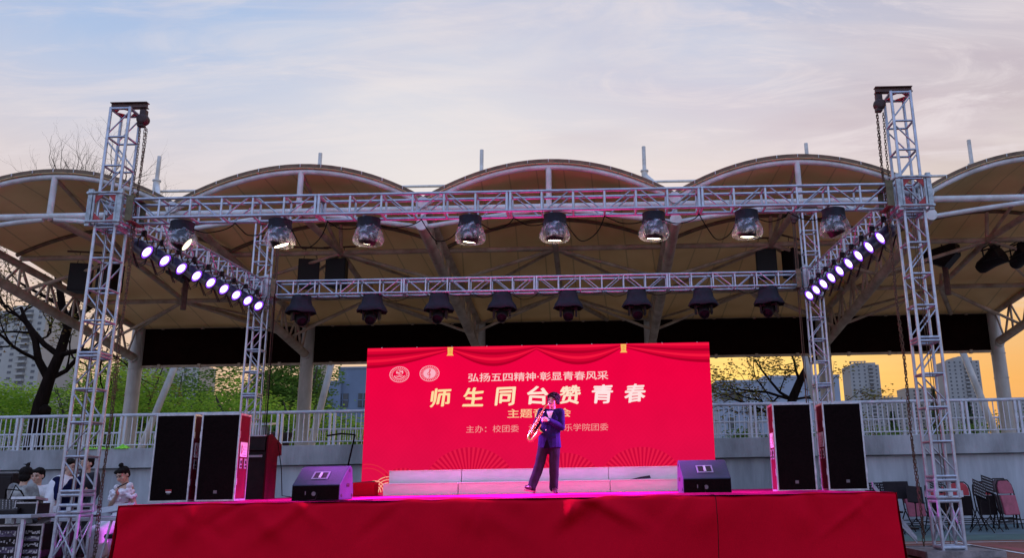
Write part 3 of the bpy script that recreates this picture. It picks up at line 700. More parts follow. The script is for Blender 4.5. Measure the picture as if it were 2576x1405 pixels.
def tower(x, y, zt, label, inward, front):
    b = thing('truss_tower', label, 'truss tower', (x, y, 0), 0, 'aluminium ground support towers')
    # wheeled base
    t = MB(); t.box((0, 0, .10), (1.05, 1.05, .03)); t.box((0, -.53, .085), (1.07, .03, .09)); t.box((0, .53, .085), (1.07, .03, .09)); t.box((-.53, 0, .085), (.03, 1.03, .09)); t.box((.53, 0, .085), (.03, 1.03, .09))
    base = t.build('base_frame', mat('worn steel base', (.24, .22, .22), .5, .4, .35, 6), b)
    for sx_ in (-1, -.33, .33, 1):
        t = MB(); cx = sx_*.46; t.tube((cx-.02, -.44, .045), (cx+.02, -.44, .045), .04, n=12); t.box((cx, -.44, .065), (.07, .05, .03)); t.build('caster', BLACK, base)
    # base section with crossed braces
    t = MB(); hs = .155
    for a, c in ((-hs, -hs), (hs, -hs), (hs, hs), (-hs, hs)): t.tube((a, c, .115), (a, c, .80), .026, n=10)
    cs = [(-hs, -hs), (hs, -hs), (hs, hs), (-hs, hs)]
    for z, r in ((.15, .03), (.78, .024)):
        for k in range(4): t.tube((*cs[k], z), (*cs[(k+1) % 4], z), r, n=8)
    bs = t.build('base_section', ALU2, b); t = MB()
    for k in range(4):
        t.tube((*cs[k], .2), (*cs[(k+1) % 4], .72), .013, n=6); 
        t.tube((*cs[(k+1) % 4], .2), (*cs[k], .72), .013, n=6)
    t.build('lattice', ALU2, bs)
    # hinge block
    t = MB()
    for z in (.835, .93, 1.07):
        for k in range(4): t.tube((*cs[k], z), (*cs[(k+1) % 4], z), .024, n=8)
    for a, c in cs: t.tube((a, c, .82), (a, c, 1.10), .03, n=10); t.box((a*1.12, c*1.12, .88), (.05, .05, .09))
    t.box((.02, -.17, .88), (.06, .05, .06)); t.build('hinge_block', ALU2, b)
    for i, z in enumerate((1.10, 3.12, 5.14)): section(b, (0, 0, z), 2.02, 4, 'Z', i % 2)
    # sleeve that rides on the mast
    t = MB(); s = .235; z0, z1 = zt-.235, zt+.235
    for a, c in ((-s, -s), (s, -s), (s, s), (-s, s)): t.box((a, c, zt), (.07, .05, .60))
    for z in (z0, z1):
        for c in (-s, s): t.tube((-s-.05, c*1.12, z), (s+.05, c*1.12, z), .022, n=8); t.tube((c*1.12, -s-.05, z), (c*1.12, s+.05, z), .022, n=8)
    for c in (-s, s):
        for d in (-.175, .175): t.box((d, c, zt), (.03, .03, .46)); t.box((c, d, zt), (.03, .03, .46))
    sl_ = t.build('sleeve', mat('grey sleeve steel', (.40, .43, .44), .45, .4, .3, 9), b)
    for c in (-s-.002, s+.002):
        for sx_ in (-1, 1):
            for sz in (-1, 1):
                g = Vector((sx_*.175, c, zt+sz*.205)); t = MB(); t.prism([g, g+Vector((-sx_*.14, 0, 0)), g+Vector((0, 0, -sz*.14))], (0, .012, 0)); t.build('gusset_plate', REDP, sl_)
    t = MB(); t.tube((-.15, 0, zt+.09), (.15, .05, zt+.02), .045, n=12); t.build('roller', ALU2, sl_); t = MB(); t.tube((0, -.15, zt-.06), (0, .15, zt-.06), .035, n=12); t.build('roller', ALU2, sl_)
    # head block and lifting beam
    t = MB(); t.box((inward*.05, 0, 7.215), (.60, .10, .012)); t.box((inward*.05, 0, 7.30), (.60, .10, .012)); t.box((inward*.05, 0, 7.257), (.60, .016, .08)); t.build('lifting_beam', BROWN, b)
    for sx_ in (-1, 1):
        for sy_ in (-1, 1):
            g = Vector((sx_*.15, sy_*.15, 7.13)); t = MB(); t.prism([g, g+Vector((-sx_*.15, 0, 0)), g+Vector((0, -sy_*.15, 0))], (0, 0, .02)); t.build('gusset_plate', REDP, b)
    # chain hoist hung from the beam: a thing of its own
    hx = inward*.30
    h = thing('chain_hoist', 'rusty chain hoist hung from the %s' % label.split(' with')[0].replace('aluminium lattice ', ''), 'chain hoist', (x+hx, y, 7.2), 0, 'chain hoists on the towers')
    t = MB(); t.lathe([(.05, -.07), (.085, -.06), (.098, 0), (.085, .06), (.05, .07)], (0, 0, -.20), (0, 1, 0), n=18); t.box((0, 0, -.08), (.1, .09, .1)); t.box((-.02, 0, -.29), (.10, .1, .07)); t.build('hoist_body', mat('dark hoist casting', (.06, .028, .024), .6, .2, .3, 12), h, bevel=.008)
    t = MB(); t.path([(.05*math.cos(a), 0, -.02+.05*math.sin(a)) for a in [PI*.1+i*PI*1.8/10 for i in range(11)]], .013, n=6); t.build('hook', RUST, h)
    if front:
        for dx, dy, zb, sc in ((-.035*inward, 0, zt-7.2+.25, 1.0), (.05*inward, .03, -6.9, .9), (.075*inward, -.04, -7.0, 1.15)):
            t = MB(); z = -.34; i = 0; ln = .055*sc
            while z > zb:
                wv = .012*math.sin(z*3+dx*60)
                r1 = Vector((.014*sc, 0, 0)) if i % 2 else Vector((0, .014*sc, 0)); r2 = Vector((0, .005*sc, 0)) if i % 2 else Vector((.005*sc, 0, 0))
                c0 = Vector((dx+wv, dy, z)); dn = Vector((0, 0, -ln))
                for sg in (-1, 1): t.tube(c0+r1*sg, c0+r1*sg+dn, .0055*sc, n=4, cap=False)
                t.tube(c0-r1, c0+r1, .0055*sc, n=4, cap=False)
                z -= ln*.86; i += 1
            t.build('chain', RUST, h)
        t = MB(); t.path([(inward*-.28, -.16, zt-7.2), (inward*-.27, -.17, -3.5), (inward*-.29, -.16, -6.2)], .006, n=5); t.path([(inward*-.25, -.16, zt-7.2), (inward*-.235, -.17, -4.5), (inward*-.25, -.16, -7.0)], .005, n=5); t.build('hand_chain', RUST, h)
    else:
        t = MB(); t.tube((0, 0, -.34), (0, 0, zt-7.2+.25), .012, n=5); t.tube((.05*inward, 0, -.34), (.08*inward, 0, -7.0), .014, n=5); t.tube((.02*inward, 0, -.34), (.03*inward, 0, -7.0), .008, n=5); t.build('chain', RUST, h)
    return b
tower(TX[0], TY[0], ZT[0], 'front left aluminium lattice tower with red gusset plates beside the people', 1, True)
tower(TX[1], TY[0], ZT[0], 'front right aluminium lattice tower with a wheeled base beside the folding chairs', -1, True)
tower(TX[0], TY[1], ZT[1], 'rear left aluminium lattice tower with its foot hidden by the lectern', 1, False)
tower(TX[1], TY[1], ZT[1], 'rear right aluminium lattice tower with its foot hidden by the right speakers', -1, False)
def cross_truss(y, z, label, x0, x1, nsec, nb):
    b = thing('lighting_truss', label, 'truss', (x0, y, z), 0, 'horizontal lighting trusses')
    ln = (x1-x0)/nsec
    for i in range(nsec): section(b, (i*ln+.002, 0, 0), ln-.004, nb, 'X', i*nb % 2)
    for xx in (.07, x1-x0-.07):
        t = MB()
        for yy in (-.19, .19): t.box((xx, yy, 0), (.11, .012, .42))
        for zz in (-.20, .20): t.box((xx, 0, zz), (.11, .37, .012))
        t.build('webbing_strap', OLIVE, b)
    return b
cross_truss(TY[0], ZT[0], 'front horizontal truss spanning above the stage edge with plastic covered lamps', TX[0]+.29, TX[1]-.29, 4, 6)
cross_truss(TY[1], ZT[1], 'rear horizontal truss above the red screen with black covered lamps', TX[0]+.29, TX[1]-.29, 4, 6)
def side_truss(x, label):
    b = thing('lighting_truss', label, 'truss', (x, TY[0]+.29, ZT[0]), 0, 'horizontal lighting trusses')
    ln = (TY[1]-TY[0]-.58)/2
    b.rotation_euler = (math.atan2(ZT[1]-ZT[0], 2*ln), 0, 0)
    for i in range(2): section(b, (0, i*ln+.002, 0), ln-.004, 6, 'Y', 0)
    return b
side_truss(TX[0], 'left side truss running back from the front left tower carrying violet lights')
side_truss(TX[1], 'right side truss running back from the front right tower carrying violet lights')

# ------------------------------------------------------------------ violet LED par cans on the side trusses
PARCORE = emat('violet white led', (.80, .66, 1.0), 3.2)
PARRIM = emat('violet rim halo', (.28, .08, 1.0), 1.3)
CAN = mat('dark violet can', (.022, .010, .045), .35, .1, .2, 8)
def make_par(side):
    d = Vector((side*.82, -.04, -.57)).normalized(); x, y = basis(d)
    p = thing('par_light', '', 'par light', (0, 0, 0), 0, 'violet led par lights on the side trusses')
    c0 = Vector((0, 0, -.26))
    t = MB(); t.lathe([(.05, -.20), (.105, -.17), (.115, -.08), (.118, .06), (.135, .10), (.135, .115), (.118, .115)], c0, d, n=20, capt=False); t.build('can', CAN, p)
    t = MB(); t.lathe([(.084, .099), (.05, .104)], c0, d, n=20, capb=False, capt=True); le = t.build('lens', PARCORE, p)
    t = MB(); t.lathe([(.121, .098), (.084, .0985)], c0, d, n=20, capb=False, capt=False); t.build('rim_glow', PARRIM, le)  # glowing ring, widened to stand in for bloom round the lens
    t = MB(); a = c0+y*0; sidev = Vector((0, 1, 0))
    t.path([c0+sidev*.14, c0+sidev*.15+Vector((0, 0, .12)), c0+Vector((0, .06, .22)), c0+Vector((0, -.06, .22)), c0-sidev*.15+Vector((0, 0, .12)), c0-sidev*.14], .012, n=6)
    t.box((0, 0, 0), (.07, .05, .1)); t.build('yoke', BLACKM, p)
    t = MB(); rnd = random.Random(3 if side > 0 else 7)
    for k in range(2): t.path([c0-d*.2, c0-d*.24+Vector((0, .03*k, -.12)), c0-d*.16+Vector((0, .12+.05*k, -.36)), c0-d*.1+Vector((0, .26, -.2-.05*k)), Vector((-side*.02, .34, -.02))], .010, n=5)
    t.build('cable', BLACK, p)
    l = lamp('SPOT', c0+d*.13, d, p, PAR_W, (.80, .10, 1.0), spot_size=R(38), spot_blend=.7, shadow_soft_size=.09)
    return p
PAR_W = 3000
for side, x, nm_ in ((1, TX[0]+.20, 'left'), (-1, TX[1]-.22, 'right')):
    src = None
    for k in range(9):
        y = 12.95+.58*k; z = ZT[0]+(ZT[1]-ZT[0])*(y-12.36)/5.9-.19
        if k == 0: lb = 'lit violet par light nearest the viewer on the %s side truss' % nm_
        elif k == 8: lb = 'lit violet par light farthest back on the %s side truss' % nm_
        else: lb = '%s lit violet par light from the front on the %s side truss' % (ORD[k], nm_)
        if src is None: src = make_par(side); o = src
        else: o = dup(src)
        o.location = (x, y, z); o['label'] = lb; o.rotation_euler = (0, 0, -side*R(2.6*k))

# ------------------------------------------------------------------ moving heads under the front truss, in clear rain covers
CLEAR = bpy.data.materials.new('clear plastic cover'); CLEAR.use_nodes = True; tt = CLEAR.node_tree; tt.nodes.clear()
tr_ = tt.nodes.new('ShaderNodeBsdfTransparent'); tr_.inputs[0].default_value = (.93, .93, .95, 1)
gl_ = tt.nodes.new('ShaderNodeBsdfGlossy'); gl_.inputs['Roughness'].default_value = .18; gl_.inputs[0].default_value = (.9, .9, .95, 1)
tl_ = tt.nodes.new('ShaderNodeBsdfTranslucent'); tl_.inputs[0].default_value = (.85, .85, .88, 1)
df_ = tt.nodes.new('ShaderNodeBsdfDiffuse'); df_.inputs[0].default_value = (.9, .9, .94, 1)
tcn = tt.nodes.new('ShaderNodeTexCoord'); nz = tt.nodes.new('ShaderNodeTexNoise'); nz.inputs['Scale'].default_value = 9; nz.inputs['Detail'].default_value = 4; nz.inputs['Distortion'].default_value = 1.2
tt.links.new(tcn.outputs['Object'], nz.inputs['Vector'])
bp_ = tt.nodes.new('ShaderNodeBump'); bp_.inputs['Strength'].default_value = .9; bp_.inputs['Distance'].default_value = .03; tt.links.new(nz.outputs['Fac'], bp_.inputs['Height']); tt.links.new(bp_.outputs[0], gl_.inputs['Normal'])
m1 = tt.nodes.new('ShaderNodeMixShader'); m1.inputs[0].default_value = .5; tt.links.new(tl_.outputs[0], m1.inputs[1]); tt.links.new(df_.outputs[0], m1.inputs[2])
m3 = tt.nodes.new('ShaderNodeMixShader'); m3.inputs[0].default_value = .45; tt.links.new(m1.outputs[0], m3.inputs[1]); tt.links.new(gl_.outputs[0], m3.inputs[2])
rp = tt.nodes.new('ShaderNodeValToRGB'); rp.color_ramp.elements[0].position = .45; rp.color_ramp.elements[0].color = (.10,)*3+(1,); rp.color_ramp.elements[1].position = .72; rp.color_ramp.elements[1].color = (.62,)*3+(1,)
tt.links.new(nz.outputs['Fac'], rp.inputs[0])
m2 = tt.nodes.new('ShaderNodeMixShader'); tt.links.new(rp.outputs[0], m2.inputs[0]); tt.links.new(tr_.outputs[0], m2.inputs[1]); tt.links.new(m3.outputs[0], m2.inputs[2])
om_ = tt.nodes.new('ShaderNodeOutputMaterial'); tt.links.new(m2.outputs[0], om_.inputs[0])
def wobcone(t, prof, seed, n=28, amp=.012):
    rnd = random.Random(seed); ph = [rnd.uniform(0, 6) for _ in range(4)]
    vs = []
    for i, (r, z) in enumerate(prof):
        for k in range(n):
            a = 2*PI*k/n; w_ = amp*(i/(len(prof)-1)+.2)*(math.sin(5*a+ph[0]+z*9)+.7*math.sin(9*a+ph[1]-z*14)+.5*math.sin(13*a+ph[2]))
            vs.append(((r+w_)*math.cos(a), (r+w_)*math.sin(a), z+w_*.4))
    t.add(vs, [(i*n+k, i*n+(k+1) % n, (i+1)*n+(k+1) % n, (i+1)*n+k) for i in range(len(prof)-1) for k in range(n)], 0, True)
def front_head(x, tilt, lit, label, seed):
    p = thing('moving_head_light', label, 'moving head light', (x, TY[0], ZT[0]-.18), 0, 'plastic covered moving heads under the front truss')
    t = MB(); t.box((0, 0, -.12), (.27, .25, .13), taper=(.9, .9)); t.box((-.08, 0, -.03), (.04, .1, .08)); t.box((.08, 0, -.03), (.04, .1, .08)); t.build('base', BLACK, p, bevel=.012)
    rot = Matrix.Rotation(tilt, 3, 'Y') @ Matrix.Rotation(R(10), 3, 'X')
    ax = rot @ Vector((0, 0, -1)); c0 = Vector((0, 0, -.31))
    t = MB(); t.path([(-.125, 0, -.31), (-.135, 0, -.24), (-.09, 0, -.19), (.09, 0, -.19), (.135, 0, -.24), (.125, 0, -.31)], .022, n=8); t.build('yoke', BLACK, p)
    t = MB(); t.lathe([(.06, -.13), (.125, -.11), (.142, 0), (.135, .10), (.118, .125)], c0, ax, n=20, capt=False); hd = t.build('head', BLACK, p)
    t = MB(); t.lathe([(.110, .115), (.05, .118)], c0, ax, n=20, capb=False); t.build('lens', emat('warm lamp lens', (1, .88, .62), 14.0) if lit else emat('dim lamp lens', (1, .88, .62), 2.0), hd)
    t = MB(); wobcone(t, [(.16, -.12), (.19, -.19), (.215, -.26), (.232, -.32), (.238, -.38), (.215, -.425)], seed); t.build('rain_cover', CLEAR, p)
    t = MB(); wobcone(t, [(.18, -.02), (.172, -.08), (.185, -.17)], seed+5, amp=.008); t.build('cover_band', CLOTHB, p)
    if lit: lamp('POINT', c0+ax*.15+Vector((0, 0, 0)), ax, p, lit*2.2, (1, .82, .5), shadow_soft_size=.08)
    return p
FX = (-6.45, -4.9, -3.5, -1.9, -.57, .985, 2.44, 3.8)
TL = (R(-55), R(-18), R(12), R(8), R(2), R(4), R(2), R(-25))
LT = (0, 5, 1.6, 1.2, 5, 4, 4.5, 0)
for i, x in enumerate(FX):
    if i == 0: lb = 'tilted moving head in clear plastic at the left end of the front truss'
    elif i == 7: lb = 'unlit tilted moving head in clear plastic at the right end of the front truss'
    else: lb = '%s moving head in clear plastic from the left under the front truss' % ORD[i]
    front_head(x, TL[i], LT[i], lb, i*3+1)
# moving heads under the rear truss, in black cloth covers
def rear_head():
    p = thing('covered_moving_head', '', 'moving head light', (0, 0, 0), 0, 'black covered moving heads under the rear truss')
    t = MB()
    vs = []; n = 24; rnd = random.Random(8); ph = [rnd.uniform(0, 6) for _ in range(3)]
    prof = [(.19, .17, 0.04), (.215, .19, -.08), (.235, .2, -.17), (.30, .25, -.26), (.335, .29, -.35), (.33, .28, -.365)]
    for i, (rx, ry, z) in enumerate(prof):
        for k in range(n):
            a = 2*PI*k/n; ca, sa = math.cos(a), math.sin(a); q = (abs(ca)**3+abs(sa)**3)**(-1/3); w_ = 1+.03*i/5*math.sin(6*a+ph[0])+.02*math.sin(11*a+ph[1]+z*20)
            vs.append((rx*ca*q*w_, ry*sa*q*w_, z+.012*math.sin(5*a+ph[2])*(i/5)))
    t.add(vs, [(i*n+k, i*n+(k+1) % n, (i+1)*n+(k+1) % n, (i+1)*n+k) for i in range(len(prof)-1) for k in range(n)]+[tuple(range(n))], 0, True); t.build('cover', CLOTHB, p)
    t = MB(); t.box((0, 0, -.14), (.34, .3, .2)); t.box((0, 0, -.36), (.12, .12, .1)); t.build('base', BLACK, p)
    t = MB()
    for s in (-1, 1): t.box((s*.175, 0, -.45), (.05, .15, .2), taper=(1, 1.2))
    t.box((0, 0, -.375), (.38, .15, .04)); t.build('yoke', BLACK, p, bevel=.01)
    t = MB(); ax = Vector((0, -.82, -.57)); t.lathe([(.08, -.16), (.13, -.12), (.135, .06), (.115, .17), (.105, .19)], (0, 0, -.48), ax, n=20, capt=False); hd = t.build('head', BLACKM, p)
    t = MB(); t.lathe([(.112, .19), (.1, .2), (.09, .19)], (0, 0, -.48), ax, n=20, capb=False, capt=False); t.lathe([(.085, .165), (.03, .18)], (0, 0, -.48), ax, n=16, capb=False)
    t.build('lens', mat('dark lens glass', (.010, .006, .010), .6, 0, 0, spec=.15), hd)
    return p
RX = (-6.62, -5.0, -3.48, -2.05, -.55, 1.0, 2.5, 3.98)
src = rear_head()
for i, x in enumerate(RX):
    o = src if i == 0 else dup(src)
    o.location = (x, TY[1], ZT[1]-.20); o.rotation_euler = (0, 0, R((12, 0, -3, 2, 0, 3, -2, -10)[i])+(R(25) if i in (0,) else R(-18) if i == 7 else 0))
    o['label'] = 'black covered moving head at the left end of the rear truss' if i == 0 else 'black covered moving head at the right end of the rear truss' if i == 7 else '%s black covered moving head from the left under the rear truss' % ORD[i]
# loose cables drooping from the trusses
CAB = mat('black rubber cable', (.010, .007, .007), 1, 0, .1, spec=.02)
def droop(pts, sag, label, n=14, r=.009, name='cable'):
    t = MB()
    for (a, b_), sg in zip(zip(pts, pts[1:]), sag):
        a, b_ = Vector(a), Vector(b_); q = []
        for i in range(n+1): u = i/n; q.append(a.lerp(b_, u)+Vector((.02*math.sin(u*9), .02*math.cos(u*7), -sg*4*u*(1-u))))
        t.path(q, r, n=5)
    o = t.build(name, CAB); tag(o, label, 'cable', 'black cables drooping from the trusses'); return o
zb = ZT[0]-.20
for i in range(7):
    a, b_ = FX[i]+.16, FX[i+1]-.16; mdl = (a+b_)/2
    sg = ((.12, .18), (.42, .10), (.10, .34), (.16, .1), (.38, .1), (.12, .40), (.12, .1))[i]
    droop([(a, TY[0], zb-.1), (mdl, TY[0]+.1, zb+.02), (b_, TY[0], zb-.1)], sg, 'black cable drooping between the %s and %s plastic covered moving heads' % (ORD[i], ORD[i+1]))
zb = ZT[1]-.18
for i in range(7):
    a, b_ = RX[i]+.2, RX[i+1]-.2; mdl = a*.45+b_*.55
    sg = ((.08, .06), (.14, .05), (.06, .1), (.16, .07), (.05, .13), (.12, .05), (.06, .12))[i]
    droop([(a, TY[1], zb), (mdl, TY[1]+.1, zb+.02), (b_, TY[1], zb)], sg, 'thin black cable sagging between the %s and %s black covered moving heads' % (ORD[i], ORD[i+1]), r=.008)

# ================================================================== STAGE
SX0, SX1, SY0, SY1, SZ = -6.12, 3.81, 10.9, 18.0, .939
REDC = mat('red stage carpet', (.52, .008, .12), 1, 0, .14, 5, .35, 90, spec=.02)
SKIRT = mat('red cloth skirt', (.58, .003, .018), 1, 0, .05, 1.6, .25, 120, spec=.03)
st = thing('stage', 'wide low stage covered in red carpet with a creased red cloth skirt', 'stage', (0, 0, 0))
t = MB(); t.box(((SX0+SX1)/2, (SY0+SY1)/2+.05, SZ/2-.02), (SX1-SX0-.12, SY1-SY0-.12, SZ-.05)); t.build('frame', BLACKM, st)
rnd = random.Random(2)
cr = [(rnd.uniform(SX0, SX1), rnd.uniform(.10, .5), rnd.uniform(-1.6, 1.6), rnd.uniform(.05, .2), rnd.uniform(-.06, .075)) for _ in range(60)]
def crease(x, v):
    s = 0
    for cx, vv, sl, wd, am in cr:
        d = (x-cx-sl*(v-.12)*.9); s += am*math.exp(-(d/wd)**2)*math.exp(-((v-vv*.6)/.22)**2)
    return s
def skirt_pt(u, v):                     # u along the front, v down
    x = SX0+(SX1-SX0)*u; dr = SZ*v
    y = SY0-.012-.055*v-.05*math.sin(x*1.5+1.4*math.sin(x*.7)+v*1.2)*(.25+v)-.012*math.sin(x*5.3+v*2)*v-crease(x, v)
    k = min(1, v/.05); y += .05*(1-math.sqrt(max(0, 1-(1-k)**2)))
    return Vector((x, y, SZ-.004-dr+(.014*math.sin(x*2.3+1.1*math.sin(x*5.1))+.006*math.sin(x*9.7))*(1-v)**4))
t = MB(); t.grid(skirt_pt, 220, 34)
def side_pt(sx):
    def f(u, v):
        y = SY0+(SY1-SY0)*u; xx = sx+(1 if sx > 0 else -1)*(.012+.05*v+.015*math.sin(y*2.4)*(.3+v)); return Vector((xx, y, SZ-.004-SZ*v))
    return f
t.grid(side_pt(SX0), 60, 10); t.grid(side_pt(SX1), 60, 10)
t.build('skirt', SKIRT, st)
def top_pt(u, v):
    x, y = SX0+(SX1-SX0)*u, SY0+(SY1-SY0)*v
    return Vector((x, y, SZ+.004*math.sin(x*2.7+y)*math.sin(y*3.1)))
t = MB(); t.grid(top_pt, 120, 70); t.build('carpet', REDC, st)
# low folds where the runner ends at the front edge
t = MB()
for xa, xb, yy, hh in ((-3.3, -1.2, 11.35, .03), (-1.0, .6, 11.6, .028), (.4, 2.2, 11.3, .026), (2.2, 3.4, 11.7, .03)):
    t.grid(lambda u, v: Vector((xa+(xb-xa)*u, yy+.10*v+.07*math.sin(u*7+xa), SZ+.003+hh*math.sin(PI*v)*math.sin(PI*u)**.6)), 24, 8)
t.build('carpet_fold', REDC, st)

# choir benches in two rows
BEN = mat('scuffed white bench board', (.60, .60, .56), .55, 0, .1, 2.5, .08, 30, stretch=(.4, 1, 2))
BEDGE = mat('pale bench nosing', (.62, .57, .5), .5, 0, .1, 3)
def bench(x, y, z, h, lb):
    b = thing('bench_riser', lb, 'bench', (x, y, z), 0, 'white bench risers in front of the screen')
    t = MB(); t.box((0, 0, h/2-.012), (1.425, .02, h-.026)); t.box((-.71, .24, h/2-.012), (.02, .46, h-.026)); t.box((.71, .24, h/2-.012), (.02, .46, h-.026)); t.build('front_board', BEN, b)
    t = MB(); t.box((0, .23, h-.012), (1.432, .50, .024)); t.build('top_board', BEDGE, b, bevel=.004)
xs = [-4.12, -2.67, -1.2, .245]
pos = ['leftmost white bench of the %s', 'white bench of the %s left of the saxophone player', 'white bench of the %s directly behind the saxophone player', 'white bench of the %s beside the right stage monitor']
for i in range(4):
    bench(xs[i]+.02+.727, 16.30, SZ+.004, .225, pos[i] % 'front row')
    bench(xs[i]+.727, 16.82, SZ+.004, .475, pos[i] % 'rear row')
t = MB(); t.prism([(-.2, 0, 0), (.22, 0, .02), (.2, 0, .075), (.02, 0, .05)], (0, .12, 0)); o = t.build('cloth_bundle', CLOTHB); o.location = (.85, 16.55, SZ+.229); tag(o, 'small dark cloth bundle lying on the front bench near the right monitor', 'cloth')

# ------------------------------------------------------------------ LED screen
LX0, LX1, LZ0, LZ1, LY = -4.834, 2.466, .95, 3.997, 17.45
sc = thing('led_screen', 'large glowing red led screen with golden chinese lettering and two round emblems', 'screen', (0, LY, 0))
t = MB(); t.box(((LX0+LX1)/2, .09, (LZ0+LZ1)/2), (LX1-LX0, .17, LZ1-LZ0)); t.build('cabinet', BLACKM, sc)
SCR = bpy.data.materials.new('led screen picture'); SCR.use_nodes = True; tt = SCR.node_tree; tt.nodes.clear()
def sn(op, a, b=0.):
    q = tt.nodes.new('ShaderNodeMath'); q.operation = op
    for i, v in enumerate((a, b)):
        if isinstance(v, (int, float)): q.inputs[i].default_value = v
        else: tt.links.new(v, q.inputs[i])
    return q.outputs[0]
tcn = tt.nodes.new('ShaderNodeTexCoord'); sp = tt.nodes.new('ShaderNodeSeparateXYZ'); tt.links.new(tcn.outputs['Object'], sp.inputs[0])
px_, _, pz_ = sp.outputs
# woven diagonal pattern printed in the picture
cell = sn('FLOOR', sn('MULTIPLY', sn('ADD', px_, pz_), 2.6)); cell2 = sn('FLOOR', sn('MULTIPLY', sn('SUBTRACT', px_, pz_), 2.6))
par = sn('MODULO', sn('ABSOLUTE', sn('ADD', cell, cell2)), 2.0)
da = sn('SINE', sn('MULTIPLY', sn('ADD', px_, pz_), 62.0)); db = sn('SINE', sn('MULTIPLY', sn('SUBTRACT', px_, pz_), 62.0))
pat = sn('ADD', sn('MULTIPLY', da, par), sn('MULTIPLY', db, sn('SUBTRACT', 1.0, par)))
nz = tt.nodes.new('ShaderNodeTexNoise'); nz.inputs['Scale'].default_value = 1.3; nz.inputs['Detail'].default_value = 3; tt.links.new(tcn.outputs['Object'], nz.inputs['Vector'])
mr = tt.nodes.new('ShaderNodeMapRange'); mr.inputs[1].default_value = 1.0; mr.inputs[2].default_value = 3.4; tt.links.new(pz_, mr.inputs[0])
rp = tt.nodes.new('ShaderNodeValToRGB'); rp.color_ramp.elements[0].color = (*lin((204, 14, 66)), 1); rp.color_ramp.elements[1].color = (*lin((224, 2, 60)), 1); tt.links.new(mr.outputs[0], rp.inputs[0])
st_ = sn('ADD', 1.05, sn('ADD', sn('MULTIPLY', pat, .018), sn('MULTIPLY', nz.outputs['Fac'], .22)))
em = tt.nodes.new('ShaderNodeEmission'); tt.links.new(rp.outputs[0], em.inputs[0]); tt.links.new(st_, em.inputs[1])
oo = tt.nodes.new('ShaderNodeOutputMaterial'); tt.links.new(em.outputs[0], oo.inputs[0])
t = MB(); t.box(((LX0+LX1)/2, -.004, (LZ0+LZ1)/2), (LX1-LX0, .012, LZ1-LZ0)); t.build('display_face', SCR, sc)
t = MB()
for i in range(10): t.tube((LX0+.3+i*.75, .03, LZ1), (LX0+.3+i*.75, .03, LZ1+.02), .012, n=6)
t.build('panel_clip', ALU, sc)
def C8(r, g, b): return lin((r, g, b))
# swagged curtain picture along the top
cur = MB(); EB = [emat('screen fold light', C8(246, 22, 62)), emat('screen fold mid', C8(214, 2, 50)), emat('screen fold dark', C8(176, 0, 40))]
sw = [(LX0+.0, -3.10), (-3.02, -1.22), (-1.22, .60), (.68, LX1)]
for k, (a, b) in enumerate(sw):
    dep = .34
    for j in range(7):
        z0, z1 = j/7, (j+1)/7
        def f(u, v, z0=z0, z1=z1):
            x = a+(b-a)*u; s = math.sin(PI*(u*.92+.04 if k in (1, 2) else u*.5+.5 if k == 0 else u*.5)) if k in (0, 3) else math.sin(PI*u)
            d = (z0+(z1-z0)*v)
            return Vector((x, -.0125-.0006*j, LZ1-.012-d*(.08+dep*max(0, s))))
        cur.grid(f, 28, 1, (0, 1, 2, 1, 0, 1, 2)[j], False)
cg = cur.build('curtain_picture', EB, sc)
ta = MB()
for xc in (-3.06, .64):
    ta.add([(xc-.06, -.02, LZ1-.01), (xc+.06, -.02, LZ1-.01), (xc+.05, -.02, LZ1-.15), (xc-.05, -.02, LZ1-.15)], [(0, 1, 2, 3)], 0)
    for i in range(4): ta.add([(xc-.055, -.0215, LZ1-.03-.03*i), (xc, -.0215, LZ1-.045-.03*i), (xc+.055, -.0215, LZ1-.03-.03*i), (xc, -.0215, LZ1-.055-.03*i)], [(0, 1, 2, 3)], 1)
    ta.add([(xc-.05, -.02, LZ1-.15), (xc+.05, -.02, LZ1-.15), (xc+.075, -.02, LZ1-.19), (xc-.075, -.02, LZ1-.19)], [(0, 1, 2, 3)], 0)
ta.build('tassel_picture', [emat('screen gold', C8(250, 190, 96)), emat('screen dark gold', C8(206, 110, 50))], sc)
# fans along the bottom and cloud scrolls in the lower left corner
fm = MB()
for xc, zc_, r0, r1, npl in ((-2.6, .98, .2, .98, 30), (.95, .98, .2, .92, 30), (-.65, .98, .2, .82, 26), (-4.0, .98, .1, .55, 18), (-1.45, 1.0, .1, .48, 16), (-.15+2.5, 1.05, .1, .5, 16)):
    for i in range(npl):
        a0, a1 = PI*i/npl, PI*(i+.5)/npl; a2 = PI*(i+1)/npl
        for (p, q, mi) in ((a0, a1, 0), (a1, a2, 1)):
            P = [(xc+r*math.cos(a), -.012, min(LZ1, zc_+r*math.sin(a)*.92)) for r, a in ((r0, p), (r1, p), (r1, q), (r0, q))]
            if all(LX0 <= v[0] <= LX1 for v in P): fm.add(P, [(0, 1, 2, 3)], mi)
fm.build('fan_picture', [emat('screen fan light', C8(230, 26, 70)), emat('screen fan dark', C8(204, 8, 58))], sc)
cl = MB()
for xc, zc_, rs in ((-4.72, 1.0, (.58, .5)), (-4.28, 1.0, (.32, .26, .20)), (-3.9, 1.0, (.42, .36)), (-4.55, 1.0, (.24, .19, .14))):
    for r in rs:
        for i in range(18):
            a0, a1 = PI*i/18, PI*(i+1)/18
            P = [(xc+q*math.cos(a), -.0135, zc_+q*math.sin(a)) for q, a in ((r, a0), (r-.018, a0), (r-.018, a1), (r, a1))]
            if all(v[0] > LX0+.01 for v in P): cl.add(P, [(0, 1, 2, 3)], 0 if r < .34 else 1)
cl.build('cloud_picture', [emat('screen cream line', C8(250, 176, 150)), emat('screen coral line', C8(226, 40, 66))], sc)
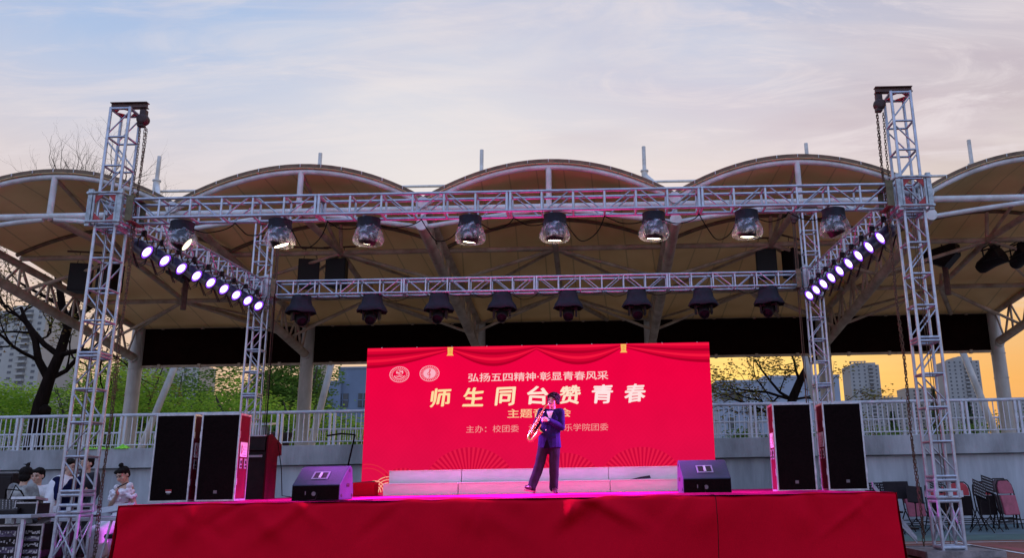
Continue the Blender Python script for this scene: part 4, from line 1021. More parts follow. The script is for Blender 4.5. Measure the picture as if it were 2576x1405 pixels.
def text(body, x0, x1, zc_, h, M, name, parent, bold=0., brush=0., off=0., shear=0., y=-.016, ext=.002):
    cu = bpy.data.curves.new('lettering', 'FONT'); cu.body = body; cu.offset = off; cu.shear = shear; cu.extrude = 0
    ob = bpy.data.objects.new('lettering', cu); COL.objects.link(ob); bpy.context.view_layer.update()
    me = bpy.data.meshes.new_from_object(ob.evaluated_get(bpy.context.evaluated_depsgraph_get()))
    bpy.data.objects.remove(ob); bpy.data.curves.remove(cu)
    if bold:                            # heavier strokes: the outline laid over itself with small shifts, each layer a hair further forward
        from mathutils import noise as nz_
        base = [(v.co.x+brush*nz_.noise(v.co*2.3+Vector((len(body)*7+x0*3, 3, 0))), v.co.y+brush*nz_.noise(v.co*2.3+Vector((9, x0*5, 4)))) for v in me.vertices]; polys = [tuple(p.vertices) for p in me.polygons]; vs, fs = [], []
        for j, (dx, dy) in enumerate(((0, 0), (bold, 0), (-bold, 0), (0, bold), (0, -bold*.8), (bold*.8, bold*.8), (-bold*.8, -bold*.7))):
            k = len(vs); vs += [(x_+dx, y_+dy, j) for x_, y_ in base]; fs += [tuple(i+k for i in p) for p in polys]
        me = bpy.data.meshes.new('lettering'); me.from_pydata(vs, [], fs); me.update()
    else:
        for v in me.vertices: v.co.z = 0
    xsv = [v.co.x for v in me.vertices]; ysv = [v.co.y for v in me.vertices]
    a, b, c, d = min(xsv), max(xsv), min(ysv), max(ysv)
    kx = (x1-x0)/(b-a); kz = h/(d-c)
    for v in me.vertices: v.co = Vector((x0+(v.co.x-a)*kx, y-.0004*v.co.z, zc_+(v.co.y-(c+d)/2)*kz))
    me.materials.clear(); me.materials.append(M)
    o = bpy.data.objects.new(name, me); COL.objects.link(o); o.parent = parent; return o
tcol = [(255, 220, 160), (255, 222, 166), (255, 226, 184), (255, 228, 212), (255, 226, 200), (255, 228, 228), (255, 226, 224)]  # letters pale towards the right: lens flare painted into their colours
for k, ch in enumerate('师生同台赞青春'):
    xc = -3.24+.682*k
    o = text(ch, xc-.225, xc+.225, 2.915+.004*k, .40, emat('title gold flare %d' % k, C8(*tcol[k])), 'title_character', sc, bold=.026, brush=.06, shear=.10)
GOLD = emat('screen text gold', C8(255, 196, 150)); PINKW = emat('screen text pale', C8(252, 200, 200))
text('弘扬五四精神·彰显青春风采', -2.665, .30, 3.33, .185, PINKW, 'subtitle_lettering', sc, bold=.012)
text('主题音乐会', -1.83, -.50, 2.56, .19, GOLD, 'event_lettering', sc, bold=.012)
text('主办：校团委　承办：音乐学院团委', -2.69, .275, 2.25, .15, emat('screen small text', C8(244, 150, 150)), 'credit_lettering', sc, bold=.0)
def ring(t, xc, zc_, r0, r1, y, mi=0, n=40, kx=1.):
    t.add([(xc+kx*r*math.cos(2*PI*i/n), y, zc_+r*math.sin(2*PI*i/n)) for r in (r0, r1) for i in range(n)], [(i, (i+1) % n, n+(i+1) % n, n+i) for i in range(n)], mi)
def disc(t, xc, zc_, r, y, mi=0, n=40, kx=1.): t.add([(xc+kx*r*math.cos(2*PI*i/n), y, zc_+r*math.sin(2*PI*i/n)) for i in range(n)], [tuple(range(n))], mi)
EP, ER = emat('emblem pink white', C8(250, 178, 196)), emat('emblem red', C8(232, 2, 60))
for kind, xc, zc_ in (('S', -4.13, 3.425), ('𝄞', -3.49, 3.435)):
    t = MB(); ring(t, xc, zc_, .158, .170, -.014, 0, kx=1.24); ring(t, xc, zc_, .118, .124, -.014, 0, kx=1.24)
    for i in range(26):
        a = 2*PI*i/26; 
        if .8 < i/26 < .95 or True: t.box((xc+1.24*.141*math.cos(a), -.014, zc_+.141*math.sin(a)), (.016, .001, .014), 0)
    if kind == 'S':
        for i in range(14):
            a0, a1 = PI*1.1+PI*.8*i/14, PI*1.1+PI*.8*(i+1)/14
            t.add([(xc+1.24*q*math.cos(a), -.014, zc_+q*math.sin(a)) for q, a in ((.10, a0), (.085, a0), (.085, a1), (.10, a1))], [(0, 1, 2, 3)], 0)
        t.add([(xc-.1, -.014, zc_-.03), (xc-.03, -.014, zc_-.055), (xc, -.014, zc_-.045), (xc+.03, -.014, zc_-.055), (xc+.1, -.014, zc_-.03), (xc+.03, -.014, zc_-.035), (xc, -.014, zc_-.028), (xc-.03, -.014, zc_-.035)], [(0, 1, 2, 7), (2, 6, 7), (2, 3, 5, 6), (3, 4, 5)], 0)
        disc(t, xc+.005, zc_+.045, .058, -.0138, 0, kx=1.3)
    else:
        disc(t, xc, zc_, .108, -.0138, 0, kx=1.24)
    o = t.build('emblem', [EP], sc)
    if kind == 'S': text('S', xc-.05, xc+.06, zc_+.045, .10, ER, 'emblem_mark', o, bold=.02, y=-.0165)
    else:
        cp_ = [(.02, -.12), (.10, -.10), (.13, -.24), (.02, -.36), (-.16, -.32), (-.26, -.14), (-.20, .08), (-.04, .28), (.10, .48), (.13, .70), (.06, .88), (-.02, .78), (-.03, .5), (.0, .0), (.05, -.5), (.04, -.76), (-.06, -.86), (-.14, -.76)]
        t = MB(); t.path([(xc+a_*.16, -.016, zc_+b_*.105) for a_, b_ in cp_], .007, n=6); t.build('emblem_mark', ER, o)
# soft red block and frame foot at the screen's left foot
b = thing('cloth_box', 'dark red cloth covered box at the lower left foot of the led screen', 'box', (-4.55, 16.55, SZ+.004))
t = MB(); t.box((0, .2, .13), (.42, .36, .26)); t.build('cover', SKIRT, b, bevel=.02)
t = MB(); t.tube((-.36, .1, 0), (-.36, .1, .24), .014); t.tube((-.36, .1, .24), (.2, .1, .27), .014); t.tube((-.5, .1, 0), (-.36, .1, .24), .014); t.build('stand', BLACKM, b)

# ------------------------------------------------------------------ speakers on the stage
GRIL = mat('black speaker grille cloth', (.007, .004, .004), 1, 0, .3, 40, 0, 300, spec=.05)
ROSE = mat('red stained cabinet side', (.13, .006, .02), .7, 0, .15, 4, spec=.06)
EDGE_M = mat('speaker edge metal', (.5, .5, .52), .4, .6, .2, 10)
def cabinet(x, y, rz, label, inner):
    b = thing('stage_speaker', label, 'speaker', (x, y, SZ+.006), rz, 'tall speaker cabinets on the stage')
    W_, D_, H_ = .585, .40, 1.30
    t = MB(); t.box((0, D_/2, H_/2), (W_-.02, D_, H_-.02)); t.build('cabinet', BLACK, b)
    t = MB(); t.box((0, -.006, H_/2), (W_-.05, .016, H_-.06))
    t.build('grille', GRIL, b, bevel=.006)
    t = MB()
    for sx_ in (-1, 1): t.box((sx_*(W_/2-.010), -.004, H_/2), (.022, .026, H_))
    for z in (.011, H_-.011): t.box((0, -.004, z), (W_-.045, .022, .022))
    for sx_ in (-1, 1):
        t.box((sx_*(W_/2-.008), D_, H_/2), (.022, .022, H_))
        for z in (.014, H_-.014): t.box((sx_*(W_/2-.006), D_/2, z), (.016, D_, .028))
        for z in (.28, .98): t.box((sx_*(W_/2+.002), 0, z), (.012, .03, .10))
    t.build('edge_trim', EDGE_M, b)
    for sx_ in (-1, 1):
        t = MB(); t.box((sx_*(W_/2-.008), D_/2, H_/2), (.012, D_-.05, H_-.07)); sp_ = t.build('side_panel', ROSE, b)
        if sx_ == inner:
            xx = sx_*(W_/2+.001)
            t = MB(); t.box((xx, D_/2, .76), (.006, .27, .22)); sk = t.build('sticker', mat('white paper sticker', (.8, .78, .76), .7, 0, .05), sp_)
            xx += sx_*.005
            t = MB(); t.add([(xx, D_/2-.09, .68), (xx, D_/2-.03, .76), (xx, D_/2-.09, .84), (xx, D_/2-.12, .76)], [(0, 1, 2, 3)]); t.add([(xx+sx_*.002, D_/2-.09, .72), (xx+sx_*.002, D_/2-.055, .76), (xx+sx_*.002, D_/2-.09, .80), (xx+sx_*.002, D_/2-.105, .76)], [(0, 1, 2, 3)], 1)
            for i in range(3): t.box((xx, D_/2+.04, .80-.045*i), (.002, .12, .006), 2)
            t.box((xx, D_/2+.02, .675), (.002, .16, .012), 2)
            t.build('sticker_print', [REDP, MATS['white paper sticker'], mat('grey print', (.35, .33, .33), .7, 0, 0)], sp_)
            for yy in (D_/2-.09, D_/2+.09):
                t = MB(); t.box((xx, yy, .55), (.008, .09, .15), 0); t.build('handle', EDGE_M, sp_, bevel=.003)
                t = MB(); t.box((xx+sx_*.002, yy, .57), (.01, .05, .05)); t.box((xx+sx_*.002, yy, .51), (.01, .06, .03)); t.build('grip', BLACK, sp_)
    t = MB(); t.box((0, -.018, .135), (.05, .006, .045)); t.build('badge', mat('grey badge', (.14, .13, .13), .4, .3, .1), b)
    return b
P = lambda x, y, Y: at(x, y, Y)
yS = 12.7
for (xa, xb, lb, inn, rz) in ((375, 473, 'leftmost tall black stage speaker with a small red and white badge', 1, R(2)), (490, 592, 'tall black speaker with red side and white sticker beside the lectern', 1, R(2)),
                              (1958, 2057, 'tall black speaker right of the right monitor, left one of its pair', -1, R(-2)), (2087, 2186, 'tall black speaker at the far right end of the stage', -1, R(-2))):
    x0_, x1_ = P(xa, 1250, yS).x, P(xb, 1250, yS).x
    o = cabinet((x0_+x1_)/2, yS, rz, lb, inn)
    if xa == 375:
        t = MB(); t.box((0, -.022, .17), (.09, .006, .02), 0); t.box((0, -.022, .145), (.08, .006, .014), 1); t.build('badge', [REDP, MATS['white paper sticker']], o)

WEDM = mat('grey violet wedge paint', (.010, .013, .046), .55, 0, .22, 5, .2, 60)
def wedge(x, y, rz, label):
    b = thing('stage_monitor', label, 'stage monitor', (x, y, SZ+.006), rz, 'wedge monitors at the stage edge')
    W_ = .68
    pr = [(-.27, 0), (-.27, .21), (.06, .455), (.15, .47), (.21, .44), (.29, .10), (.27, 0)]
    t = MB(); t.prism([(-W_/2, a, z) for a, z in pr], (W_, 0, 0)); t.build('cabinet', WEDM, b, bevel=.012)
    t = MB(); t.box((0, -.274, .105), (W_-.02, .01, .19)); bp = t.build('back_panel', GRIL, b)
    t = MB(); t.lathe([(.028, 0), (.03, .012)], (-.02, -.277, .09), (0, -1, 0), n=12); t.build('socket', mat('worn grey metal', (.16, .15, .16), .5, .4, .2), bp); t = MB(); t.box((-.14, -.28, .1), (.012, .006, .05)); t.build('switch', MATS['worn grey metal'], bp)
    n_ = Vector((0, -.245, .33)).normalized(); u_ = Vector((0, .33, .245)).normalized()
    rot = Matrix(((1, 0, 0), (0, u_.y, n_.y), (0, u_.z, n_.z)))
    c_ = Vector((0, -.105, .333))
    t = MB()
    for sx_ in (-1, 1): t.box(c_+Vector((sx_*.105, 0, 0))+n_*.004, (.02, .13, .012), 0, rot)
    for sy_ in (-1, 1): t.box(c_+u_*(sy_*.075)+n_*.004, (.23, .02, .012), 0, rot)
    hf = t.build('handle_frame', mat('handle frame plastic', (.20, .19, .25), .4, 0, .1), b)
    t = MB(); t.box(c_+n_*.001, (.19, .13, .006), 0, rot); t.build('handle_recess', BLACK, hf)
    t = MB(); t.box(c_+n_*.01, (.03, .13, .02), 0, rot); t.build('handle_bar', EDGE_M, hf)
    for sx_ in (-1, 1):
        t = MB()
        for (a, z) in ((-.2, .06), (.1, .40), (.22, .06)): t.lathe([(.025, 0), (.02, .006)], (sx_*(W_/2), a, z), (sx_, 0, 0), n=10)
        t.build('corner_foot', BLACK, b)
        t = MB()
        for a in (.02, .08): t.lathe([(.03, 0), (.026, .005)], (sx_*W_/2, a, .2), (sx_, 0, 0), n=12)
        t.build('side_socket', BLACK, b)
    return b
p = at(795, 1262, 11.75); wedge(p.x, 11.75+.27, R(-3), 'violet lit wedge monitor on the left of the stage edge beside the tall speakers')
p = at(1778, 1242, 11.9); wedge(p.x, 11.9+.27, R(3), 'violet lit wedge monitor on the right of the stage edge in front of the benches')

lc = thing('lectern', 'black lectern with red side panels behind the left pair of tall speakers', 'lectern', (at(640, 1250, 14.3).x, 14.3, SZ+.006))
xr = at(662, 1250, 14.3).x-lc.location.x
t = MB(); t.box((xr-.33, .22, .40), (.62, .40, .80)); t.box((xr-.33, .20, .93), (.62, .46, .24)); t.build('body', BLACK, lc)
t = MB(); t.box((xr-.33, -.045, .71), (.56, .02, .035)); t.box((xr-.33, -.05, 1.05), (.64, .05, .02)); t.build('shelf_edge', EDGE_M, lc)
for xx in (xr-.645, xr+.0):
    t = MB(); t.prism([(xx, -.03, 0), (xx, -.03, 1.05), (xx, .12, 1.09), (xx, .60, .93), (xx, .62, .74), (xx, .44, .72), (xx, .44, 0)], (.03, 0, 0)); t.build('side_panel', mat('dark red lectern side', (.05, .003, .008), .8, 0, .15, 4, spec=.05), lc, bevel=.004)
t = MB(); t.path([(xr+.05, .35, .95), (xr+.2, .2, .5), (xr+.28, .1, .05), (xr+.5, 0, .02)], .008, n=5); o = t.build('cable', CAB); o.parent = None; o.location = lc.location; tag(o, 'thin black cable running down beside the lectern', 'cable')
t = MB(); t.path([(0, 0, 0), (.03, .01, -2), (.02, 0, -4.4)], .010, n=5); t.path([(-.1, 0, 0), (-.12, .01, -2), (-.07, 0, -4.4)], .006, n=5); o = t.build('cable', CAB); q = at(682, 745, 18.0); o.location = (q.x+.12, 17.9, 5.35); tag(o, 'black cables hanging straight down beside the rear left tower', 'cable')
t = MB(); t.path([(0, 0, 0), (-.06, -.1, -.5), (-.14, -.12, -1.0), (-.10, -.1, -1.28)], .018, n=6); t.path([(0, .02, 0), (-.3, .02, .03), (-.6, .0, -.01)], .02, n=6); o = t.build('cable', CAB); q = at(905, 1120, 18.2); o.location = (q.x, 17.8, 2.2); tag(o, 'thick black cable hanging beside the left edge of the red screen', 'cable')
q = at(1772, 1225, 11.85)
t = MB(); t.path([(0, 0, .12), (.005, -.06, .03), (0, -.2, .006), (.01, -.6, .006), (0, -1.0, -.0), (.0, -1.10, -.05), (0, -1.16, -.35), (-.02, -1.2, -.9)], .005, n=5); o = t.build('cable', CAB); o.location = (q.x, 11.87, SZ); tag(o, 'thin black cable from the right wedge monitor over the stage edge', 'cable')
q = at(796, 1262, 11.7)
t = MB(); t.path([(0, 0, .10), (.0, -.08, .02), (-.03, -.4, .006), (.3, -.55, .006), (.9, -.5, .006)], .006, n=5); o = t.build('cable', CAB); o.location = (q.x, 11.72, SZ); tag(o, 'thin black cable lying on the carpet from the left wedge monitor', 'cable')

# metal steps at the right end of the stage
b = thing('stage_steps', 'grey metal steps with sloping stringers at the right end of the stage', 'steps', (0, 0, 0))
q0, q1 = at(2258, 1285, 13.4), at(2308, 1365, 13.4)
for yy in (13.4, 14.2):
    t = MB()
    for dz in (0, -.16): t.prism([(q0.x-.35, yy, q0.z+.36+dz), (q0.x-.35, yy, q0.z+.44+dz), (q1.x, yy, max(.02, q1.z)+.08+max(dz, -.06)), (q1.x, yy, max(.02, q1.z)+max(dz, -.06)*.3)], (0, .03, 0))
    t.build('stringer', ALU2, b)
for i in range(3):
    t = MB(); t.box((q0.x-.25+.22*i, 13.8, q0.z+.22-.25*i), (.24, .78, .03)); t.build('tread', BLACKM, b)
t = MB(); t.tube((q0.x-.3, 13.3, .02), (q1.x+.05, 13.3, .02), .015); t.tube((q0.x-.3, 14.2, .02), (q1.x+.05, 14.2, .02), .015); t.build('foot_bar', ALU2, b)

# ================================================================== PEOPLE
SKIN = mat('skin', (.54, .33, .235), .5, 0, .06, 9)
HAIR = mat('black hair', (.012, .009, .008), .8, 0, .3, 30, .6, 60, spec=.12)
EYEM = mat('eye', (.02, .015, .012), .2, 0, 0)
LIP = mat('lips', (.36, .12, .11), .5, 0, 0)
def ellipsoid(t, c, r, rot=None, n=14):
    c = Vector(c); vs = []; fs = []
    for i in range(n+1):
        th = PI*i/n
        for k in range(n):
            a = 2*PI*k/n; p = Vector((r[0]*math.sin(th)*math.cos(a), r[1]*math.sin(th)*math.sin(a), r[2]*math.cos(th)))
            vs.append(c+(rot @ p if rot else p))
    for i in range(n):
        for k in range(n): fs.append((i*n+k, i*n+(k+1) % n, (i+1)*n+(k+1) % n, (i+1)*n+k))
    t.add(vs, fs, 0, True)
def capsule(t, p, q, r0, r1, sq=None):
    p, q = Vector(p), Vector(q)
    ellipsoid(t, p, (r0,)*3, n=12); ellipsoid(t, q, (r1,)*3, n=12); t.tube(p, q, r0, r1, n=14)
def blob(name, fn, vox, M, parent, smooth=4, wob=0., seed=1, wf=20.):
    t = MB(); fn(t)
    me = bpy.data.meshes.new('b'); me.from_pydata(t.v, [], t.f); me.update()
    bm = bmesh.new(); bm.from_mesh(me); bmesh.ops.remove_doubles(bm, verts=bm.verts, dist=1e-5); bmesh.ops.recalc_face_normals(bm, faces=bm.faces); bm.to_mesh(me); bm.free()
    o = bpy.data.objects.new('b', me); COL.objects.link(o)
    r = o.modifiers.new('r', 'REMESH'); r.mode = 'VOXEL'; r.voxel_size = vox; r.use_smooth_shade = True
    s = o.modifiers.new('s', 'SMOOTH'); s.iterations = smooth; s.factor = .5
    bpy.context.view_layer.update()
    m2 = bpy.data.meshes.new_from_object(o.evaluated_get(bpy.context.evaluated_depsgraph_get()))
    bpy.data.objects.remove(o); bpy.data.meshes.remove(me)
    if wob:
        from mathutils import noise as nz_
        dat = [(v.co.copy(), v.normal.copy()) for v in m2.vertices]; out = []
        for co, no in dat: out.extend(co+no*(nz_.noise(co*wf+Vector((seed, seed*2.3, 0)))*wob))
        m2.vertices.foreach_set('co', out); m2.update()
    m2.name = name; m2.materials.clear(); m2.materials.append(M)
    ob = bpy.data.objects.new(name, m2); COL.objects.link(ob); ob.parent = parent; return ob
def hand(t, w, d, n, curl, side, spread=.16, r=.0085):
    """palm and five fingers; w wrist, d towards the knuckles, n palm normal (fingers curl that way), side = +1 / -1 picks the thumb's side"""
    w, d, n = Vector(w), Vector(d).normalized(), Vector(n); n = (n-d*n.dot(d)).normalized(); s = d.cross(n)*side
    capsule(t, w, w+d*.03, .026, .028)
    for k in range(4): capsule(t, w+d*.02+s*(.022-.015*k)*.8, w+d*.085+s*(.030-.020*k), .015, .0115)
    for k, L_ in enumerate((.068, .078, .072, .056)):
        p = w+d*.088+s*(.031-.0205*k); a = 0; dd = (d+s*(1.5-k)*spread*.4).normalized()
        for j, fr in enumerate((.46, .30, .24)):
            a += curl*(.8, 1.0, .7)[j]*(1+.08*k)
            e = (dd*math.cos(a)+n*math.sin(a)).normalized(); q = p+e*L_*fr; capsule(t, p, q, r-.0008*j, r-.0008*(j+1)); p = q
    p = w+d*.028+s*.028; e = (d*.7+s*.62+n*.35).normalized(); q = p+e*.036; capsule(t, p, q, .0125, .0105)
    e2 = (d*.75+s*.1+n*(.35+.4*curl)).normalized(); q2 = q+e2*.032; capsule(t, q, q2, .0105, .0085); e3 = (d*.8-s*.2+n*(.4+.5*curl)).normalized(); capsule(t, q2, q2+e3*.022, .0088, .0075)
def headrot(yaw, pitch, tilt): return Matrix.Rotation(yaw, 3, 'Z') @ Matrix.Rotation(tilt, 3, 'Y') @ Matrix.Rotation(pitch, 3, 'X')
def person(label, loc, rz, J, wear, hr=(0, 0, 0), vox=.0075, hands=None, scale=1., hair='short', group=None, hs=1.07):
    """J: joints in metres (front is -y): pel, chest, neck, head, shL elL wrL hipL knL anL toL and R"""
    b = thing('person', label, 'person', loc, rz, group); b.scale = (scale,)*3
    H = headrot(*hr) * hs; hc = Vector(J['head'])
    hp = lambda x, y, z: hc+H @ Vector((x, y, z))
    def body(t):
        pel, ch, nk = Vector(J['pel']), Vector(J['chest']), Vector(J['neck'])
        ellipsoid(t, pel, (.155, .105, .12)); ellipsoid(t, (pel+ch)/2, (.135, .10, .16)); ellipsoid(t, ch, (.16, .11, .17))
        for s in 'LR':
            capsule(t, nk+Vector((0, .01, -.05)), J['sh'+s], .055, .052); capsule(t, J['sh'+s], J['el'+s], .048, .038); capsule(t, J['el'+s], J['wr'+s], .038, .025)
            capsule(t, J['hip'+s], J['kn'+s], .082, .055); capsule(t, J['kn'+s], J['an'+s], .055, .038); capsule(t, J['an'+s], J['to'+s], .04, .03)
            h = hands[s]; hand(t, J['wr'+s], h[0], h[1], h[2], h[3] if len(h) > 3 else (1 if s == 'R' else -1))
        capsule(t, nk+Vector((0, .015, -.08)), hp(0, .02, -.06), .058, .052)
        ellipsoid(t, hp(0, .012, .03), (.075, .093, .092), H); ellipsoid(t, hp(0, -.022, -.035), (.060, .066, .075), H); ellipsoid(t, hp(0, -.055, -.083), (.032, .026, .024), H)
        capsule(t, hp(0, -.088, .012), hp(0, -.110, -.026), .010, .015); capsule(t, hp(-.045, -.076, .032), hp(.045, -.076, .032), .012, .012)
        for s in (-1, 1): ellipsoid(t, hp(s*.076, .012, -.01), (.010, .020, .032), H); ellipsoid(t, hp(s*.042, -.066, -.025), (.022, .02, .022), H)
        ellipsoid(t, hp(0, -.086, -.055), (.024, .012, .010), H)
    bo = blob('body', body, vox, SKIN, b, 3)
    t = MB()
    for s in (-1, 1): ellipsoid(t, hp(s*.031, -.084, .010), (.013, .007, .006), H, n=8)
    t.build('eyes', EYEM, b)
    t = MB(); ellipsoid(t, hp(0, -.0965, -.055), (.021, .006, .006), H, n=8); t.build('mouth', LIP, b)
    t = MB()
    for s in (-1, 1): t.path([hp(s*.014, -.092, .033), hp(s*.032, -.09, .039), hp(s*.05, -.078, .034)], .004, n=5)
    t.build('eyebrows', HAIR, b)
    def hf(t):
        if hair == 'curly':
            rnd = random.Random(4); ellipsoid(t, hp(0, .035, .052), (.094, .096, .088), H)
            for k in range(46):
                a = rnd.uniform(0, 6.28); e = rnd.uniform(.0, 1.35); rr_ = .094
                p = Vector((math.cos(a)*math.cos(e)*rr_, .03+math.sin(a)*math.cos(e)*rr_, .045+math.sin(e)*rr_))
                if p.y < -.035 and p.z < .065: continue
                ellipsoid(t, hp(*p), (.026, .026, .022), H, n=8)
            for x, z in ((-.06, .070), (-.02, .082), (.02, .072), (.052, .054), (.070, .028)): ellipsoid(t, hp(x, -.074, z), (.024, .018, .024), H, n=8)
            for s_ in (-1, 1):
                for z in (.04, .01, -.02): ellipsoid(t, hp(s_*.084, .03, z), (.026, .045, .026), H, n=8)
            ellipsoid(t, hp(.078, .0, .005), (.016, .035, .04), H)
        elif hair == 'bun':
            ellipsoid(t, hp(0, .030, .047), (.087, .101, .086), H); ellipsoid(t, hp(0, .055, .0), (.080, .06, .075), H); ellipsoid(t, hp(0, .04, .155), (.036, .036, .034), H); ellipsoid(t, hp(-.035, -.042, .080), (.046, .042, .032), H); ellipsoid(t, hp(.035, -.042, .080), (.046, .042, .032), H)
        elif hair == 'topknot':
            ellipsoid(t, hp(0, .022, .042), (.092, .104, .092), H); ellipsoid(t, hp(0, .05, -.03), (.082, .066, .08), H); ellipsoid(t, hp(-.01, .02, .15), (.028, .028, .042), H, n=8); capsule(t, hp(.01, .02, .16), hp(.05, .03, .165), .012, .008); capsule(t, hp(-.02, .02, .17), hp(-.035, .02, .205), .012, .006)
        else:
            ellipsoid(t, hp(0, .030, .052), (.086, .100, .086), H); ellipsoid(t, hp(0, .06, .0), (.078, .055, .075), H)
            for x in (-.04, 0, .04): ellipsoid(t, hp(x, -.044, .088), (.042, .040, .028), H)
    blob('hair', hf, .007, HAIR, b, 2, .006, 3, 45.)
    for w_ in wear: w_(b, J, hp, H)
    return b
def J_of(**k):
    d = dict(pel=(0, 0, .96), chest=(0, 0, 1.26), neck=(0, .01, 1.47), head=(0, -.015, 1.63), shL=(.175, .01, 1.42), shR=(-.175, .01, 1.42), elL=(.22, .03, 1.14), elR=(-.22, .03, 1.14), wrL=(.2, -.1, .92), wrR=(-.2, -.1, .92),
             hipL=(.085, 0, .92), hipR=(-.085, 0, .92), knL=(.095, -.02, .50), knR=(-.095, -.02, .50), anL=(.1, .02, .08), anR=(-.1, .02, .08), toL=(.12, -.14, .035), toR=(-.12, -.14, .035)); d.update(k); return d
def top_garment(name, M, sleeve='full', hem=.86, loose=1., wob=.006, hemw=1., vox=.009):
    def f(b, J, hp, H):
        def g(t, hem=hem-J.get('drop', (0,))[0]):
            pel, ch, nk = Vector(J['pel']), Vector(J['chest']), Vector(J['neck'])
            ellipsoid(t, ch+Vector((0, 0, .03)), (.185*loose, .128*loose, .19)); ellipsoid(t, (pel+ch)/2, (.178*loose, .126*loose, .19))
            hz = hem+.06; ellipsoid(t, (pel.x, pel.y, max(hz, pel.z-.06)), (.178*loose*hemw, .126*loose*hemw, .11))
            n = 16; prof = [(.180*loose, .126*loose, pel.z+.14), (.192*loose*hemw, .134*loose*hemw, hem+.05), (.198*loose*hemw, .138*loose*hemw, hem)]
            vs = [(pel.x+rx*math.cos(2*PI*k/n), pel.y+ry*math.sin(2*PI*k/n), z) for rx, ry, z in prof for k in range(n)]
            t.add(vs, [(i*n+k, i*n+(k+1) % n, (i+1)*n+(k+1) % n, (i+1)*n+k) for i in range(2) for k in range(n)]+[tuple(range(n)), tuple(range(2*n, 3*n))], 0, True)
            for s in 'LR':
                capsule(t, nk+Vector((0, .01, -.06)), Vector(J['sh'+s])+Vector((0, 0, .0)), .062, .072*loose)
                sh, el, wr = Vector(J['sh'+s]), Vector(J['el'+s]), Vector(J['wr'+s])
                if sleeve == 'full': capsule(t, sh, el, .074*loose, .058*loose); capsule(t, el, el.lerp(wr, .90), .058*loose, .044*loose)
                elif sleeve == 'short': capsule(t, sh, sh.lerp(el, .55), .072*loose, .068*loose)
            t.lathe([(.072, -.02), (.07, .03)], nk+Vector((0, .012, -.03)), (0, .1, 1), n=14)
        blob(name, g, vox, M, b, 4, wob, 5, 9.)
    return f
def trousers(M, w=1., name='trousers', ank=.05):
    def f(b, J, hp, H):
        def g(t):
            pel = Vector(J['pel']); ellipsoid(t, pel-Vector((0, 0, .03)), (.166, .118, .13))
            for s in 'LR':
                h, k, a = Vector(J['hip'+s]), Vector(J['kn'+s]), Vector(J['an'+s])
                capsule(t, h, k, .098*w, .082*w); capsule(t, k, a+Vector((0, 0, ank)), .082*w, .070*w)
        blob(name, g, .010, M, b, 4, .009, 2, 8.)
    return f
def shoes(M, sole=None):
    def f(b, J, hp, H):
        for s in 'LR':
            a, to = Vector(J['an'+s]), Vector(J['to'+s]); d = (to-a); he = a-d*.42+Vector((0, 0, -.015))
            def g(t):
                dn = Vector((d.x, d.y, d.z)).normalized()
                capsule(t, he, to, .042, .040); capsule(t, a+Vector((0, 0, .0)), to, .048, .036); capsule(t, to, to+dn*.05, .040, .028)
            blob('shoe', g, .008, M, b, 2)
            if sole and s in sole:
                t = MB(); dn = d.normalized(); nrm = dn.cross(Vector((0, 0, 1))).normalized().cross(dn); c = he.lerp(to, .55)
                t2 = MB(); x_ = dn.cross(nrm)
                pts = [(-.13, .035), (-.10, .042), (0, .036), (.07, .047), (.13, .042), (.165, .0), (.13, -.042), (.07, -.047), (0, -.036), (-.10, -.042), (-.13, -.035)]
                t2.prism([c+dn*a_-nrm*.052+x_*b_ for a_, b_ in pts], nrm*.012); t2.build('shoe_sole', mat('red brown sole', (.22, .07, .06), .6, 0, .1), b)
    return f
NAVY = mat('navy suit wool', (.009, .011, .046), .9, 0, .2, 6, .15, 90, spec=.08)
SLATE = mat('dark slate trouser wool', (.012, .013, .017), .9, 0, .2, 6, .15, 90, spec=.08)
WHITE = mat('white shirt cotton', (.72, .70, .70), .8, 0, .08, 5)
SHOE = mat('dark leather shoe', (.03, .014, .014), .3, 0, .1)
# ---- the saxophone player
pb = at(1383, 1240, 15.2)
PJ = J_of(pel=(.0, 0, .95), chest=(.03, .0, 1.27), neck=(.045, .01, 1.49), head=(.075, -.03, 1.635), shL=(.205, .0, 1.43), shR=(-.135, .01, 1.445),
          elL=(.235, -.03, 1.16), wrL=(.03, -.235, 1.285), elR=(-.265, .03, 1.20), wrR=(-.255, -.20, 1.115),
          hipL=(.09, 0, .90), hipR=(-.085, 0, .90), knL=(.085, .0, .50), knR=(-.175, -.05, .50), anL=(.065, .03, .08), anR=(-.295, -.13, .10), toL=(.135, -.10, .035), toR=(-.345, -.24, .115))
def shirt(b, J, hp, H):
    t = MB(); t.grid(lambda u, v: Vector((.03+(.012+.052*(1-v))*(2*u-1)+.012, -.145-.012*math.sin(PI*u)+.02*(v < .1), 1.30+.15*(1-v))), 6, 8); t.build('shirt_front', WHITE, b)
    t = MB()
    for s in (-1, 1): t.prism([(.042+s*.012, -.155, 1.27), (.042+s*.075, -.134, 1.45), (.042+s*.11, -.139, 1.40), (.042+s*.085, -.152, 1.36)], (0, -.012, 0))
    t.build('lapel', NAVY, b)
    t = MB(); t.box((.10, -.150, .985), (.12, .014, .04), rot=Matrix.Rotation(R(-4), 3, 'Y')); t.build('pocket_flap', NAVY, b)
    t = MB(); t.lathe([(.012, 0), (.010, .006)], (-.03, -.152, 1.115), (0, -1, 0), n=10); t.build('button', WHITE, b)
    t = MB(); t.prism([(-.075, -.156, .785), (-.012, -.150, .97), (.045, -.156, .79)], (0, -.006, 0)); t.build('vest_gap', mat('black trouser front', (.004, .004, .006), 1, 0, .1, spec=.02), b)
